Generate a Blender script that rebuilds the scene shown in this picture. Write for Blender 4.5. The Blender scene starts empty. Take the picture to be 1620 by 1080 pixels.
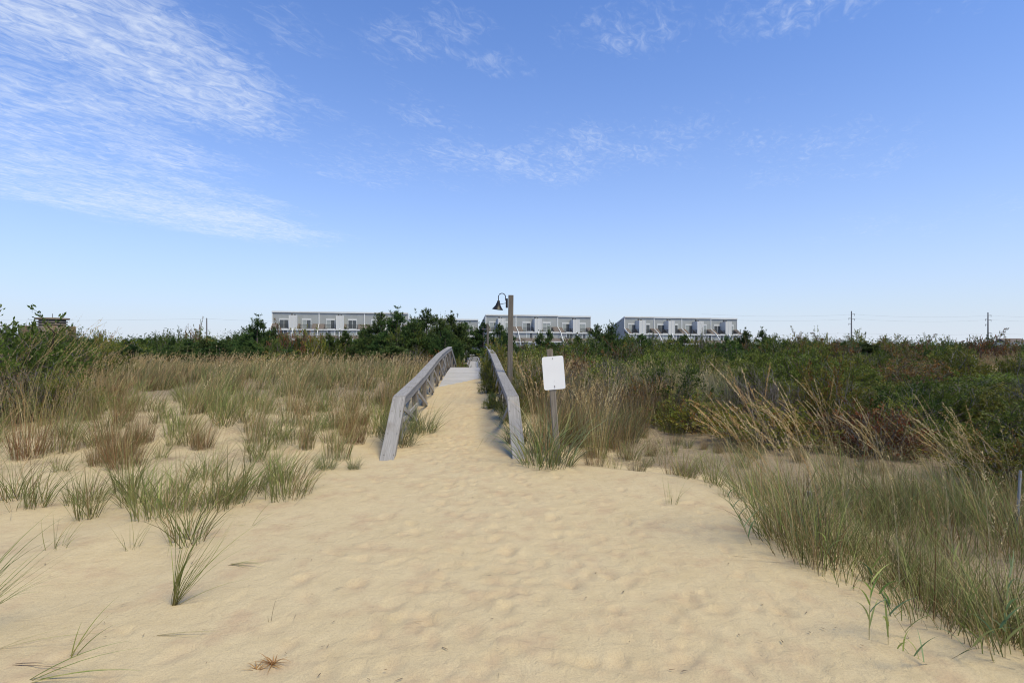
import bpy, bmesh, math, random
import numpy as np
from mathutils import Vector, Matrix

R = math.radians
random.seed(11)
rng = np.random.default_rng(11)
scene = bpy.context.scene
COL = scene.collection
EYE = 1.65
F = 860.0            # focal length in pixels of a 1620 px wide picture

# ------------------------------------------------------------------ camera, sky, sun
cam_d = bpy.data.cameras.new('camera')
cam = bpy.data.objects.new('camera', cam_d)
COL.objects.link(cam)
cam.location = (0, 0, EYE)
cam.rotation_euler = (R(90), 0, 0)
cam_d.sensor_width = 36
cam_d.lens = F / 1620 * 36
cam_d.shift_y = 5 / 1620
cam_d.clip_start = 0.05
cam_d.clip_end = 6000
scene.camera = cam

SUN_ELEV, SUN_AZ = 58.0, 135.0         # azimuth clockwise from +Y (the view): behind the camera to the right
world = bpy.data.worlds.new('World')
scene.world = world
world.use_nodes = True
wt = world.node_tree
wt.nodes.clear()


class NB:
    """tiny node builder"""
    def __init__(s, t): s.t = t
    def n(s, typ, **kw):
        nd = s.t.nodes.new(typ)
        for k, v in kw.items(): setattr(nd, k, v)
        return nd
    def put(s, sock, v):
        if v is None: return
        if isinstance(v, bpy.types.NodeSocket): s.t.links.new(v, sock)
        else: sock.default_value = v
    def m(s, op, a, b=None, c=None, clamp=False):
        nd = s.n('ShaderNodeMath', operation=op, use_clamp=clamp)
        for i, v in enumerate((a, b, c)): s.put(nd.inputs[i], v)
        return nd.outputs[0]
    def v(s, op, a, b=None, scale=None):
        nd = s.n('ShaderNodeVectorMath', operation=op)
        s.put(nd.inputs[0], a); s.put(nd.inputs[1], b)
        if scale is not None: s.put(nd.inputs['Scale'], scale)
        return nd.outputs['Value'] if op in ('DOT_PRODUCT', 'LENGTH', 'DISTANCE') else nd.outputs[0]
    def rng(s, x, a, b, c=0.0, d=1.0, smooth=True):
        nd = s.n('ShaderNodeMapRange', interpolation_type='SMOOTHSTEP' if smooth else 'LINEAR')
        for i, v in enumerate((x, a, b, c, d)): s.put(nd.inputs[i], v)
        return nd.outputs[0]
    def noise(s, vec, scale, detail=4, rough=0.55, dist=0.0, out=0):
        nd = s.n('ShaderNodeTexNoise')
        s.put(nd.inputs['Vector'], vec)
        nd.inputs['Scale'].default_value = scale; nd.inputs['Detail'].default_value = detail
        nd.inputs['Roughness'].default_value = rough; nd.inputs['Distortion'].default_value = dist
        return nd.outputs[out]
    def mix(s, f, a, b, blend='MIX'):
        nd = s.n('ShaderNodeMix', data_type='RGBA', blend_type=blend)
        s.put(nd.inputs[0], f); s.put(nd.inputs[6], a); s.put(nd.inputs[7], b)
        return nd.outputs[2]
    def ramp(s, f, stops):
        nd = s.n('ShaderNodeValToRGB')
        el = nd.color_ramp.elements
        while len(el) < len(stops): el.new(0.5)
        for e, (p, c) in zip(el, stops):
            e.position = p; e.color = (*c, 1)
        s.put(nd.inputs[0], f)
        return nd.outputs[0]
    def comb(s, x, y, z):
        nd = s.n('ShaderNodeCombineXYZ')
        for i, v in enumerate((x, y, z)): s.put(nd.inputs[i], v)
        return nd.outputs[0]


b = NB(wt)
sky = b.n('ShaderNodeTexSky', sky_type='NISHITA')
sky.sun_disc = False
sky.sun_elevation = R(SUN_ELEV)
sky.sun_rotation = R(SUN_AZ)
sky.altitude = 0
sky.air_density = 1.0
sky.dust_density = 0.6
sky.ozone_density = 2.2
geo = b.n('ShaderNodeTexCoord')
dirv = geo.outputs['Generated']
sep = b.n('ShaderNodeSeparateXYZ'); b.put(sep.inputs[0], dirv)
dz = b.m('MAXIMUM', sep.outputs[2], 0.02)
cx = b.m('DIVIDE', sep.outputs[0], dz)
cy = b.m('DIVIDE', sep.outputs[1], dz)
# cloud sheet coordinates: s along the streaks, t across them
ST = (0.47, 0.88)
cs = b.m('ADD', b.m('MULTIPLY', cx, ST[0]), b.m('MULTIPLY', cy, ST[1]))
ct = b.m('SUBTRACT', b.m('MULTIPLY', cx, ST[1]), b.m('MULTIPLY', cy, ST[0]))


def cloud_patch(px, py, rs, rt, amp):
    """soft patch of the high cloud sheet; rs, rt = half sizes along and across the streaks"""
    v = 545 - py
    X, Y = (px - 810) / v, F / v
    s0, t0 = X * ST[0] + Y * ST[1], X * ST[1] - Y * ST[0]
    a = b.m('DIVIDE', b.m('SUBTRACT', cs, s0), rs)
    c = b.m('DIVIDE', b.m('SUBTRACT', ct, t0), rt)
    r = b.m('SQRT', b.m('ADD', b.m('MULTIPLY', a, a), b.m('MULTIPLY', c, c)))
    return b.rng(r, 1.1, 0.25, 0.0, amp)


patches = [
    (90, 40, 1.0, 0.7, .95), (230, 120, 1.0, 0.65, .92), (350, 40, .5, .5, .55), (20, 140, .8, .7, .85), (340, 150, .7, .5, .8), (330, 210, 0.5, 0.30, .62), (60, 200, 1.2, 0.8, .95),
    (270, 335, 2.2, 0.95, 1.0), (150, 275, 2.0, 0.9, .88), (360, 350, 1.6, 0.6, .7), (80, 250, 1.6, 1.0, .8), (410, 180, 0.35, 0.1, .6),
    (640, 70, 0.28, 0.22, .55), (730, 40, 0.2, 0.2, .55), (780, 100, 0.2, 0.2, .5), (1000, 50, 0.3, 0.25, .62), (920, 60, 0.25, 0.2, .45),
    (690, 180, 0.5, 0.3, .5), (610, 265, 0.9, 0.7, .52), (745, 255, 0.7, 0.5, .58), (860, 260, 0.7, 0.5, .62), (980, 232, 0.7, 0.5, .55),
    (1150, 205, 0.6, 0.5, .42), (1220, 255, 0.8, 0.5, .48), (1340, 245, 0.9, 0.6, .45), (1380, 365, 1.6, 0.9, .42), (1540, 350, 1.8, 0.9, .36),
    (1290, 8, 0.25, 0.35, .62), (1190, 12, 0.2, 0.2, .4), (1470, 12, 0.2, 0.3, .4),
]
mask = None
for p in patches:
    k = cloud_patch(p[0], p[1], p[2] * 1.15, p[3] * 1.2, p[4] * (1.08 if p[0] > 480 else 0.95))
    mask = k if mask is None else b.m('MAXIMUM', mask, k)
fine = b.comb(b.m('MULTIPLY', cs, 6.2), b.m('MULTIPLY', ct, 10.5), 0.0)
n1 = b.noise(fine, 1.8, 8, 0.66, 1.3)
n2 = b.noise(b.comb(b.m('MULTIPLY', cs, 0.9), b.m('MULTIPLY', ct, 1.6), 3.1), 2.2, 4, 0.55, 0.3)
nn = b.m('ADD', b.m('MULTIPLY', n1, 0.62), b.m('MULTIPLY', n2, 0.42))
# threshold falls where a patch lies: outside patches only the faintest veil is left
dens = b.rng(nn, b.m('SUBTRACT', 0.68, b.m('MULTIPLY', mask, 0.38)), b.m('SUBTRACT', 1.06, b.m('MULTIPLY', mask, 0.30)), 0.0, 1.0, smooth=True)
dens = b.m('MULTIPLY', dens, b.m('ADD', b.m('MULTIPLY', mask, 0.70), 0.10), clamp=True)
dens = b.m('MULTIPLY', dens, b.rng(sep.outputs[2], 0.03, 0.22))
elev = sep.outputs[2]
# the clear sky: the Nishita sky pulled towards a cleaner, more violet blue with a milky horizon
base = b.mix(1.0, sky.outputs[0], (0.68, 1.16, 1.86, 1), 'MULTIPLY')
milk = b.m('MULTIPLY', b.m('EXPONENT', b.m('MULTIPLY', b.m('MAXIMUM', elev, 0.0), -4.7)), 1.05, clamp=True)
base = b.mix(milk, base, (6.1, 6.7, 7.5, 1))
cloudy = b.mix(dens, base, (7.4, 8.0, 8.9, 1))
bg = b.n('ShaderNodeBackground')
b.put(bg.inputs[0], cloudy)
bg.inputs[1].default_value = 0.10
wo = b.n('ShaderNodeOutputWorld')
wt.links.new(bg.outputs[0], wo.inputs[0])

sun_d = bpy.data.lights.new('sun', 'SUN')
sun_d.energy = 3.4
sun_d.angle = R(28)
sun_d.color = (1.0, 0.87, 0.54)
sun = bpy.data.objects.new('sun', sun_d)
COL.objects.link(sun)
sdir = Vector((math.sin(R(SUN_AZ)) * math.cos(R(SUN_ELEV)), math.cos(R(SUN_AZ)) * math.cos(R(SUN_ELEV)), math.sin(R(SUN_ELEV))))
sun.rotation_euler = sdir.to_track_quat('Z', 'Y').to_euler()

vs = scene.view_settings
vs.view_transform = 'Standard'
vs.look = 'None'
vs.gamma = 1
vs.use_curve_mapping = False
vs.exposure = 0.22
scene.cycles.pixel_filter_type = 'BLACKMAN_HARRIS'
scene.cycles.filter_width = 1.1
scene.cycles.denoising_prefilter = 'ACCURATE'
scene.cycles.max_bounces = 6
scene.cycles.transparent_max_bounces = 4


# ------------------------------------------------------------------ materials
def new_mat(name):
    m = bpy.data.materials.new(name)
    m.use_nodes = True
    m.node_tree.nodes.clear()
    q = NB(m.node_tree)
    out = q.n('ShaderNodeOutputMaterial')
    return m, q, out


def principled(q, out, color, rough=0.7, bump=None, bstr=0.3, bdist=0.01, metallic=0.0, spec=0.3):
    p = q.n('ShaderNodeBsdfPrincipled')
    q.put(p.inputs['Base Color'], color)
    q.put(p.inputs['Roughness'], rough)
    p.inputs['Metallic'].default_value = metallic
    p.inputs['Specular IOR Level'].default_value = spec
    if bump is not None:
        bn = q.n('ShaderNodeBump')
        bn.inputs['Strength'].default_value = bstr
        bn.inputs['Distance'].default_value = bdist
        q.put(bn.inputs['Height'], bump)
        q.t.links.new(bn.outputs[0], p.inputs['Normal'])
    q.t.links.new(p.outputs[0], out.inputs[0])
    return p


def foliage_mat(name, trans=0.25, rough=0.55, vary=0.25):
    m, q, out = new_mat(name)
    at = q.n('ShaderNodeAttribute', attribute_name='col')
    oi = q.n('ShaderNodeObjectInfo')
    hs = q.n('ShaderNodeHueSaturation')
    q.put(hs.inputs['Color'], at.outputs[0])
    q.put(hs.inputs['Hue'], q.rng(oi.outputs['Random'], 0, 1, 0.5 - 0.02 * vary / .25, 0.5 + 0.015 * vary / .25, False))
    rnd2 = q.m('FRACT', q.m('MULTIPLY', oi.outputs['Random'], 7.13))
    q.put(hs.inputs['Value'], q.rng(rnd2, 0, 1, 1 - vary, 1 + vary, False))
    p = q.n('ShaderNodeBsdfPrincipled')
    q.put(p.inputs['Base Color'], hs.outputs[0])
    p.inputs['Roughness'].default_value = rough
    p.inputs['Specular IOR Level'].default_value = 0.12
    tr = q.n('ShaderNodeBsdfTranslucent')
    q.put(tr.inputs[0], hs.outputs[0])
    mx = q.n('ShaderNodeMixShader'); mx.inputs[0].default_value = trans
    q.t.links.new(p.outputs[0], mx.inputs[1]); q.t.links.new(tr.outputs[0], mx.inputs[2])
    q.t.links.new(mx.outputs[0], out.inputs[0])
    return m


M = {}
M['leaf'] = foliage_mat('leaf', 0.28)
M['grass'] = foliage_mat('grass_blade', 0.30, 0.6, 0.12)
M['needle'] = foliage_mat('needle', 0.15, 0.6, 0.3)


def mat_bark():
    m, q, out = new_mat('bark')
    c = q.n('ShaderNodeTexCoord')
    n = q.noise(c.outputs['Object'], 14, 5)
    principled(q, out, q.ramp(n, [(0.3, (.07, .055, .04)), (0.7, (.20, .17, .14))]), 0.9, n, 0.5, 0.02)
    return m


def mat_wood(name, dark, light, stain=(.16, .13, .10)):
    m, q, out = new_mat(name)
    c = q.n('ShaderNodeTexCoord')
    oi = q.n('ShaderNodeObjectInfo')
    off = q.v('ADD', c.outputs['Object'], q.comb(q.m('MULTIPLY', oi.outputs['Random'], 37.0), q.m('MULTIPLY', oi.outputs['Random'], 11.0), 0))
    g = q.noise(q.v('MULTIPLY', off, (1.6, 34, 34)), 1.8, 6, 0.6, 0.4)
    blot = q.noise(off, 2.4, 4)
    col = q.ramp(g, [(0.28, dark), (0.66, light)])
    col = q.mix(q.rng(blot, 0.52, 0.78, 0, 0.5), col, (*stain, 1))
    hs = q.n('ShaderNodeHueSaturation')
    q.put(hs.inputs['Color'], col)
    q.put(hs.inputs['Value'], q.rng(oi.outputs['Random'], 0, 1, 0.86, 1.1, False))
    principled(q, out, hs.outputs[0], 0.85, g, 0.5, 0.004, spec=0.2)
    return m


def mat_plain(name, color, rough=0.6, var=0.12, scale=6, metallic=0.0, bstr=0.1):
    m, q, out = new_mat(name)
    c = q.n('ShaderNodeTexCoord')
    n = q.noise(c.outputs['Object'], scale, 5)
    lo = tuple(v * (1 - var) for v in color); hi = tuple(min(1, v * (1 + var)) for v in color)
    principled(q, out, q.ramp(n, [(0.3, lo), (0.7, hi)]), rough, n, bstr, 0.01, metallic)
    return m


def mat_siding():
    m, q, out = new_mat('grey_siding')
    c = q.n('ShaderNodeTexCoord')
    sp = q.n('ShaderNodeSeparateXYZ'); q.put(sp.inputs[0], c.outputs['Object'])
    saw = q.m('FRACT', q.m('MULTIPLY', sp.outputs[2], 5.0))
    n = q.noise(c.outputs['Object'], 0.5, 4)
    col = q.ramp(n, [(0.3, (.31, .325, .315)), (0.7, (.355, .37, .36))])
    col = q.mix(q.rng(saw, 0.82, 1.0, 0, 0.35), col, (.2, .21, .21, 1))
    principled(q, out, col, 0.6, saw, 0.4, 0.01)
    return m


def mat_shingle():
    m, q, out = new_mat('brown_shingle')
    c = q.n('ShaderNodeTexCoord')
    br = q.n('ShaderNodeTexBrick')
    q.put(br.inputs['Vector'], q.v('MULTIPLY', c.outputs['Object'], (1, 1, 1)))
    br.inputs['Scale'].default_value = 3.0
    br.inputs['Color1'].default_value = (.11, .09, .08, 1); br.inputs['Color2'].default_value = (.17, .145, .13, 1)
    br.inputs['Mortar'].default_value = (.05, .045, .04, 1)
    n = q.noise(c.outputs['Object'], 1.2, 4)
    col = q.mix(q.rng(n, .3, .7, 0, .4), br.outputs[0], (.19, .155, .13, 1))
    principled(q, out, col, 0.9, n, 0.3, 0.03)
    return m


def mat_sand():
    m, q, out = new_mat('sand_ground')
    c = q.n('ShaderNodeTexCoord')
    P_ = c.outputs['Object']
    big = q.noise(P_, 0.7, 3)
    mid = q.noise(P_, 5.0, 4, 0.6)
    grain = q.noise(P_, 120.0, 4, 0.8)
    grain2 = q.noise(P_, 420.0, 2, 0.8)
    base = q.ramp(mid, [(0.25, (.485, .385, .222)), (0.75, (.575, .468, .280))])
    base = q.mix(q.rng(big, .35, .68, 0, .45), base, (.545, .45, .28, 1))
    # reddish shell grit gathered in patches
    pit = q.n('ShaderNodeAttribute', attribute_name='pit')
    patch = q.rng(q.noise(P_, 2.6, 5, 0.62), 0.48, 0.72, 0.0, 0.62)
    patch = q.m('MAXIMUM', patch, q.m('MULTIPLY', pit.outputs['Fac'], 0.85), clamp=True)
    base = q.mix(patch, base, (.435, .305, .190, 1))
    base = q.mix(q.m('MULTIPLY', q.rng(grain, .44, .64), .42), base, (.31, .235, .16, 1))
    base = q.mix(q.m('MULTIPLY', q.rng(grain2, .60, .74), .38), base, (.74, .66, .52, 1))
    veg = q.n('ShaderNodeAttribute', attribute_name='veg')
    deb = q.m('ADD', q.m('MULTIPLY', q.noise(P_, 24.0, 6, 0.75, 0.8), .62), q.m('MULTIPLY', q.noise(P_, 1.9, 4, 0.6), .38))
    thr = q.m('SUBTRACT', 0.78, q.m('MULTIPLY', veg.outputs['Fac'], 0.62))
    dm = q.m('MULTIPLY', q.rng(deb, thr, q.m('ADD', thr, 0.16)), q.rng(veg.outputs['Fac'], .2, 1.0, .55, .95))
    dirt = q.ramp(q.noise(P_, 31.0, 5, 0.7), [(0.3, (.10, .08, .05)), (0.5, (.20, .155, .105)), (0.7, (.36, .29, .20))])
    col = q.mix(dm, base, dirt)
    hgt = q.m('ADD', q.m('MULTIPLY', grain, 0.35), q.m('ADD', q.m('MULTIPLY', q.noise(P_, 11, 7, .62, .6), 3.6), q.m('MULTIPLY', dm, 1.2)))
    principled(q, out, col, 0.95, hgt, 0.75, 0.0065, spec=0.1)
    return m


M['bark'] = mat_bark()
M['wood'] = mat_wood('weathered_grey_wood', (.20, .187, .175), (.325, .31, .292))
M['deckwood'] = mat_wood('pale_deck_wood', (.33, .315, .30), (.50, .485, .465), (.34, .31, .27))
M['postwood'] = mat_wood('brown_grey_post_wood', (.11, .09, .07), (.27, .235, .19))
M['lamppost'] = mat_wood('dark_grey_post_wood', (.10, .085, .068), (.20, .175, .145))
M['sand'] = mat_sand()
M['siding'] = mat_siding()
M['shingle'] = mat_shingle()
M['trim'] = mat_plain('white_trim', (.62, .63, .62), 0.5, 0.05)
M['chimney'] = mat_plain('pale_siding', (.56, .57, .56), 0.6, 0.05)
M['glass'] = mat_plain('dark_window_glass', (.09, .10, .105), 0.12, 0.3, 1.0, bstr=0.0)
M['curtain'] = mat_plain('pale_window_blind', (.33, .36, .35), 0.5, 0.1)
M['railing'] = mat_plain('dark_railing', (.05, .05, .05), 0.6)
M['dark'] = mat_plain('recess_dark_board', (.09, .085, .08), 0.8)
M['lamp'] = mat_plain('black_lamp_metal', (.018, .016, .015), 0.42, 0.3, 20)
M['bulb'] = mat_plain('frosted_bulb', (.6, .58, .5), 0.3)
M['white'] = mat_plain('white_sign_paint', (.80, .80, .80), 0.4, 0.03, 3, bstr=0.02)
M['bolt'] = mat_plain('rusty_bolt', (.12, .08, .05), 0.6)
M['steel'] = mat_plain('galvanised_steel', (.40, .41, .41), 0.5, 0.1)
M['polegrey'] = mat_plain('weathered_pole', (.17, .17, .175), 0.8)
M['polegrey2'] = mat_plain('dull_galvanised_stake', (.27, .275, .27), 0.6, 0.2)
M['concrete'] = mat_plain('tan_concrete', (.26, .215, .16), 0.9, 0.2, 1.5)
M['concrete2'] = mat_plain('brown_concrete', (.19, .14, .085), 0.9, 0.2, 1.0)


# ------------------------------------------------------------------ object helpers
def tag(o, label=None, cat=None, group=None, kind=None):
    if label: o['label'] = label
    if cat: o['category'] = cat
    if group: o['group'] = group
    if kind: o['kind'] = kind
    return o


def empty(name, loc=(0, 0, 0), rz=0.0):
    o = bpy.data.objects.new(name, None)
    o.empty_display_size = 0.2
    o.location = loc
    o.rotation_euler = (0, 0, rz)
    COL.objects.link(o)
    return o


def link(name, me, parent=None, mat=None):
    o = bpy.data.objects.new(name, me)
    COL.objects.link(o)
    if mat and not me.materials: me.materials.append(mat)
    if parent: o.parent = parent
    return o


def fast_mesh(name, V, Q, C=None, mat=None, smooth=False):
    """V (n,3); Q (m,4); C (n,3) colours"""
    me = bpy.data.meshes.new(name)
    V = np.ascontiguousarray(V, dtype=np.float32); Q = np.ascontiguousarray(Q, dtype=np.int32)
    k = Q.shape[1]
    me.vertices.add(len(V)); me.vertices.foreach_set('co', V.ravel())
    me.loops.add(Q.size); me.loops.foreach_set('vertex_index', Q.ravel())
    me.polygons.add(len(Q))
    me.polygons.foreach_set('loop_start', np.arange(0, Q.size, k, dtype=np.int32))
    me.polygons.foreach_set('loop_total', np.full(len(Q), k, dtype=np.int32))
    if smooth: me.polygons.foreach_set('use_smooth', np.ones(len(Q), dtype=bool))
    me.update(calc_edges=True)
    if C is not None:
        a = me.color_attributes.new('col', 'FLOAT_COLOR', 'POINT')
        cc = np.ones((len(V), 4), dtype=np.float32); cc[:, :3] = C
        a.data.foreach_set('color', cc.ravel())
    if mat: me.materials.append(mat)
    return me


class Geo:
    def __init__(s): s.V = []; s.Q = []; s.C = []; s.n = 0
    def add(s, V, Q, C):
        s.V.append(V); s.Q.append(Q + s.n); s.C.append(C); s.n += len(V)
    def mesh(s, name, mat): return fast_mesh(name, np.concatenate(s.V), np.concatenate(s.Q), np.concatenate(s.C), mat)


def bm_obj(name, bm, mat, parent=None, smooth=False):
    me = bpy.data.meshes.new(name)
    bmesh.ops.recalc_face_normals(bm, faces=bm.faces)
    bm.to_mesh(me); bm.free()
    if smooth: me.shade_smooth()
    return link(name, me, parent, mat)


def bx(bm, x0, x1, y0, y1, z0, z1, bev=0.0):
    r = bmesh.ops.create_cube(bm, size=1)
    for v in r['verts']:
        v.co = Vector((x0 if v.co.x < 0 else x1, y0 if v.co.y < 0 else y1, z0 if v.co.z < 0 else z1))
    if bev:
        es = {e for v in r['verts'] for e in v.link_edges}
        bmesh.ops.bevel(bm, geom=list(es), offset=bev, segments=1, affect='EDGES')


def tube(bm, pts, rad, seg=8, cap=True):
    pts = [Vector(p) for p in pts]
    rads = rad if isinstance(rad, (list, tuple)) else [rad] * len(pts)
    rings = []
    up = Vector((0, 0, 1))
    for i, p in enumerate(pts):
        d = (pts[min(i + 1, len(pts) - 1)] - pts[max(i - 1, 0)]).normalized()
        a = d.cross(up if abs(d.z) < 0.9 else Vector((1, 0, 0))).normalized()
        c = d.cross(a).normalized()
        rings.append([bm.verts.new(p + (a * math.cos(t) + c * math.sin(t)) * rads[i]) for t in [2 * math.pi * k / seg for k in range(seg)]])
    for i in range(len(rings) - 1):
        for k in range(seg):
            bm.faces.new((rings[i][k], rings[i][(k + 1) % seg], rings[i + 1][(k + 1) % seg], rings[i + 1][k]))
    if cap:
        bm.faces.new(rings[0][::-1]); bm.faces.new(rings[-1])


def lathe(bm, prof, seg=20, loc=(0, 0, 0), closed=False):
    rings = []
    for r, z in prof:
        rings.append([bm.verts.new((loc[0] + r * math.cos(2 * math.pi * k / seg), loc[1] + r * math.sin(2 * math.pi * k / seg), loc[2] + z)) for k in range(seg)])
    for i in range(len(rings) - 1):
        for k in range(seg):
            bm.faces.new((rings[i][k], rings[i][(k + 1) % seg], rings[i + 1][(k + 1) % seg], rings[i + 1][k]))
    if closed:
        bm.faces.new(rings[0]); bm.faces.new(rings[-1])


def board(name, p0, p1, w, t, mat, parent, up=(0, 0, 1), ext=0.0):
    """a plank from p0 to p1 (centre line), w wide across, t thick along 'up'; local x runs along the grain"""
    p0, p1, up = Vector(p0), Vector(p1), Vector(up)
    d = (p1 - p0); L = d.length + 2 * ext; d.normalize()
    y = up.cross(d).normalized(); z = d.cross(y).normalized()
    bm = bmesh.new(); bx(bm, -L / 2, L / 2, -w / 2, w / 2, -t / 2, t / 2, min(0.006, t * .2))
    o = bm_obj(name, bm, mat, parent)
    mw = Matrix((d, y, z)).transposed().to_4x4(); mw.translation = (p0 + p1) / 2
    if parent: mw = Matrix.Translation(-parent.location) @ mw
    o.matrix_basis = mw
    return o


def sstep(a, c, x):
    t = np.clip((x - a) / (c - a), 0, 1)
    return t * t * (3 - 2 * t)


# ------------------------------------------------------------------ the shape of the ground
def cxl(y): return -0.32 - 0.067 * y            # centre line of the boardwalk
DY = [0, 8.9, 12.2, 15.6, 19, 22.5, 25.6, 44, 130, 400]
DZ = [-.16, -.14, 0, .215, .40, .52, .58, -2.2, -2.2, -2.2]
def deck(y): return np.interp(y, DY, DZ)
_ph = rng.uniform(0, 6.28, (60, 3))
_dr = rng.uniform(0, 6.28, 60)


def wob(x, y, wl, k0, n=7):
    s = 0
    for i in range(n):
        a = _dr[(k0 + i) % 60]; w = 2 * math.pi / (wl * (0.7 + 0.09 * i))
        s = s + np.sin(w * (x * math.cos(a) + y * math.sin(a)) + _ph[(k0 + i) % 60, 0])
    return s / n


def edge_d(x, y):
    """how far beyond the right-hand lip of the bare sand a point lies (positive = beyond)"""
    ex = np.interp(y, [0, 2.8, 3.4, 4.4, 5.4, 6.8, 7.4, 7.9], [2.75, 2.6, 2.3, 2.05, 2.2, 1.95, 1.0, .35])
    ex = ex + .08 * np.sin(y * 3.1)
    d = x - ex
    return np.where(y > 7.4, np.minimum(np.maximum(y - 7.4, 0) * 1.1 + np.clip(d, -3, 99), x - (cxl(y) + 1.0)), d)


def H(x, y):
    x = np.asarray(x, dtype=float); y = np.asarray(y, dtype=float)
    d = x - cxl(y)
    # path of drifted sand
    yc = 18.8 + 2.0 * d
    s = deck(y) + np.clip(0.022 * (yc - y), -.45, .15)
    # natural dune surface
    back = np.interp(y, [0, 8, 12, 16, 20, 25, 33, 42, 60, 120, 300, 2000], [0, .05, .16, .32, .42, .2, -.7, -1.7, -2.3, -2.6, -2.5, 0])
    left = back + .16 * sstep(2.5, 5, -x) * sstep(4, 8, y) * (1 - sstep(20, 30, y)) + .10 * wob(x, y, 3.1, 3)
    e = edge_d(x, y)
    right = back * np.where(y < 25, .75, 1) - .16 * sstep(0.0, 2.6, e) * (1 - sstep(25, 38, y)) + .09 * wob(x, y, 2.7, 20) - .3 * sstep(16, 22, y) * (1 - sstep(30, 40, y))
    right = right + 1.5 * np.exp(-((x - 29) / 7) ** 2 - ((y - 31) / 3.5) ** 2)
    nat = np.where(d < 0, left, right)
    wl = sstep(0.9, 2.3, np.abs(d)) * sstep(6.5, 9.5, y)
    flat = 0.03 * wob(x, y, 2.4, 33) + .06 * sstep(1.6, 4, -x) * wob(x, y, 1.9, 40) - .22 * sstep(-.05, 1.2, e) * (x > 0) * (1 - sstep(6.5, 9.0, y)) 
    near = flat * (1 - sstep(6.5, 9.5, y)) + s * sstep(6.5, 9.5, y)
    return near * (1 - wl) + (nat) * wl + .5 * wob(x, y, 60, 50) * sstep(60, 200, y)


def hit(px, py, y0=1.5):
    """where the line of sight through a point of the picture meets the ground"""
    ys = np.arange(y0, 90, .02)
    xs = (px - 810) / F * ys
    zs = EYE - (py - 545) / F * ys
    g = zs <= H(xs, ys)
    i = int(np.argmax(g)) if g.any() else len(ys) - 1
    return float(xs[i]), float(ys[i])


def gspread(lo, hi, fine0, fine1, step, grow=1.16):
    mid = list(np.arange(fine0, fine1 + 1e-6, step))
    a = []; s = step; v = fine0
    while v > lo:
        s *= grow; v -= s; a.append(v)
    c = []; s = step; v = mid[-1]
    while v < hi:
        s *= grow; v += s; c.append(v)
    return np.array(a[::-1] + mid + c)


gx = gspread(-1500, 1500, -3.6, 3.0, 0.030, 1.09)
gy = gspread(-60, 3000, 2.3, 9.5, 0.027, 1.05)
GX, GY = np.meshgrid(gx, gy)
GZ = H(GX, GY)
PIT = np.zeros_like(GZ)
# trodden sand: footprints as shallow pits with pushed-up rims
path_w = np.interp(GY, [0, 3, 6, 8.5, 18], [2.4, 2.1, 1.6, .8, .75])
tread = np.clip(1.15 - np.abs(GX - (cxl(GY) + np.interp(GY, [0, 5, 8], [.9, .7, 0]))) / (path_w * 1.3), 0, 1)
fr = np.random.default_rng(5)
for k in range(1100):
    fy = 2.2 + 15 * fr.random() ** 1.25
    wv = np.interp(fy, [0, 3, 6, 8.5, 18], [2.5, 2.1, 1.7, .75, .7])
    off = np.interp(fy, [0, 5, 8], [.8, .6, 0])
    fx = cxl(fy) + off + wv * np.clip(fr.normal(0, .52), -1.2, 1.2)
    if edge_d(fx, fy) > -.15 and fy < 7.9: continue
    a = fr.normal(0, .5) + (0 if fr.random() < .8 else 1.2)
    L, W = fr.uniform(.05, .12), fr.uniform(.035, .07)
    dep = fr.uniform(.003, .014)
    ix = slice(max(0, np.searchsorted(gx, fx - .5)), np.searchsorted(gx, fx + .5))
    iy = slice(max(0, np.searchsorted(gy, fy - .5)), np.searchsorted(gy, fy + .5))
    u = (GX[iy, ix] - fx) * math.cos(a) + (GY[iy, ix] - fy) * math.sin(a)
    v = -(GX[iy, ix] - fx) * math.sin(a) + (GY[iy, ix] - fy) * math.cos(a)
    r = np.sqrt((u / W) ** 2 + (v / L) ** 2) * (1 + .14 * np.sin(3 * np.arctan2(v, u) + k))
    GZ[iy, ix] += -dep * np.exp(-r ** 2.6) + dep * .42 * np.exp(-((r - 1.35) / .38) ** 2)
    PIT[iy, ix] = np.maximum(PIT[iy, ix], np.exp(-(r * 1.05) ** 2) * fr.uniform(.05, .75) ** 1.5)
nearw = (1 - sstep(9, 13, GY)) * (np.abs(GX) < 9)
GZ += nearw * (.0016 * wob(GX, GY, .42, 9, 9) * (.4 + tread) + .004 * wob(GX, GY, 1.0, 14, 8) + .0022 * wob(GX, GY, .17, 44, 9) * tread)
# where plants drop their litter
EDG = edge_d(GX, GY)
D_ = GX - cxl(GY)
veg = np.zeros_like(GZ)
veg = np.where(D_ > 0, sstep(.15, 2.0, EDG + .5 * wob(GX, GY, 1.3, 12)) * .72, 0)
veg = np.maximum(veg, np.where(D_ < 0, sstep(5.0, 7.5, GY) * sstep(1.4, 2.6, -D_) * .50, 0))
veg = np.maximum(veg, sstep(9, 15, GY) * sstep(1.0, 2.0, np.abs(D_)) * .85)
rightshrub = (GX > 1.5) & (GY > np.interp(GX, [1.5, 3, 4, 5, 6, 9], [11.8, 10.0, 8.7, 7.4, 6.0, 5.0]))
veg = np.where(rightshrub, 1.0, veg)
veg = np.maximum(veg, sstep(22, 28, GY))
veg = veg * (np.abs(D_) > .9) + .25 * (np.abs(D_) <= .9) * sstep(22, 28, GY)
dune2 = np.exp(-((GX - 29) / 7) ** 2 - ((GY - 30) / 5) ** 2)
veg = veg * (1 - sstep(.35, .6, dune2) * .8)
V = np.stack([GX, GY, GZ], -1).reshape(-1, 3)
nr, nc = GX.shape
idx = np.arange(nr * nc).reshape(nr, nc)
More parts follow.
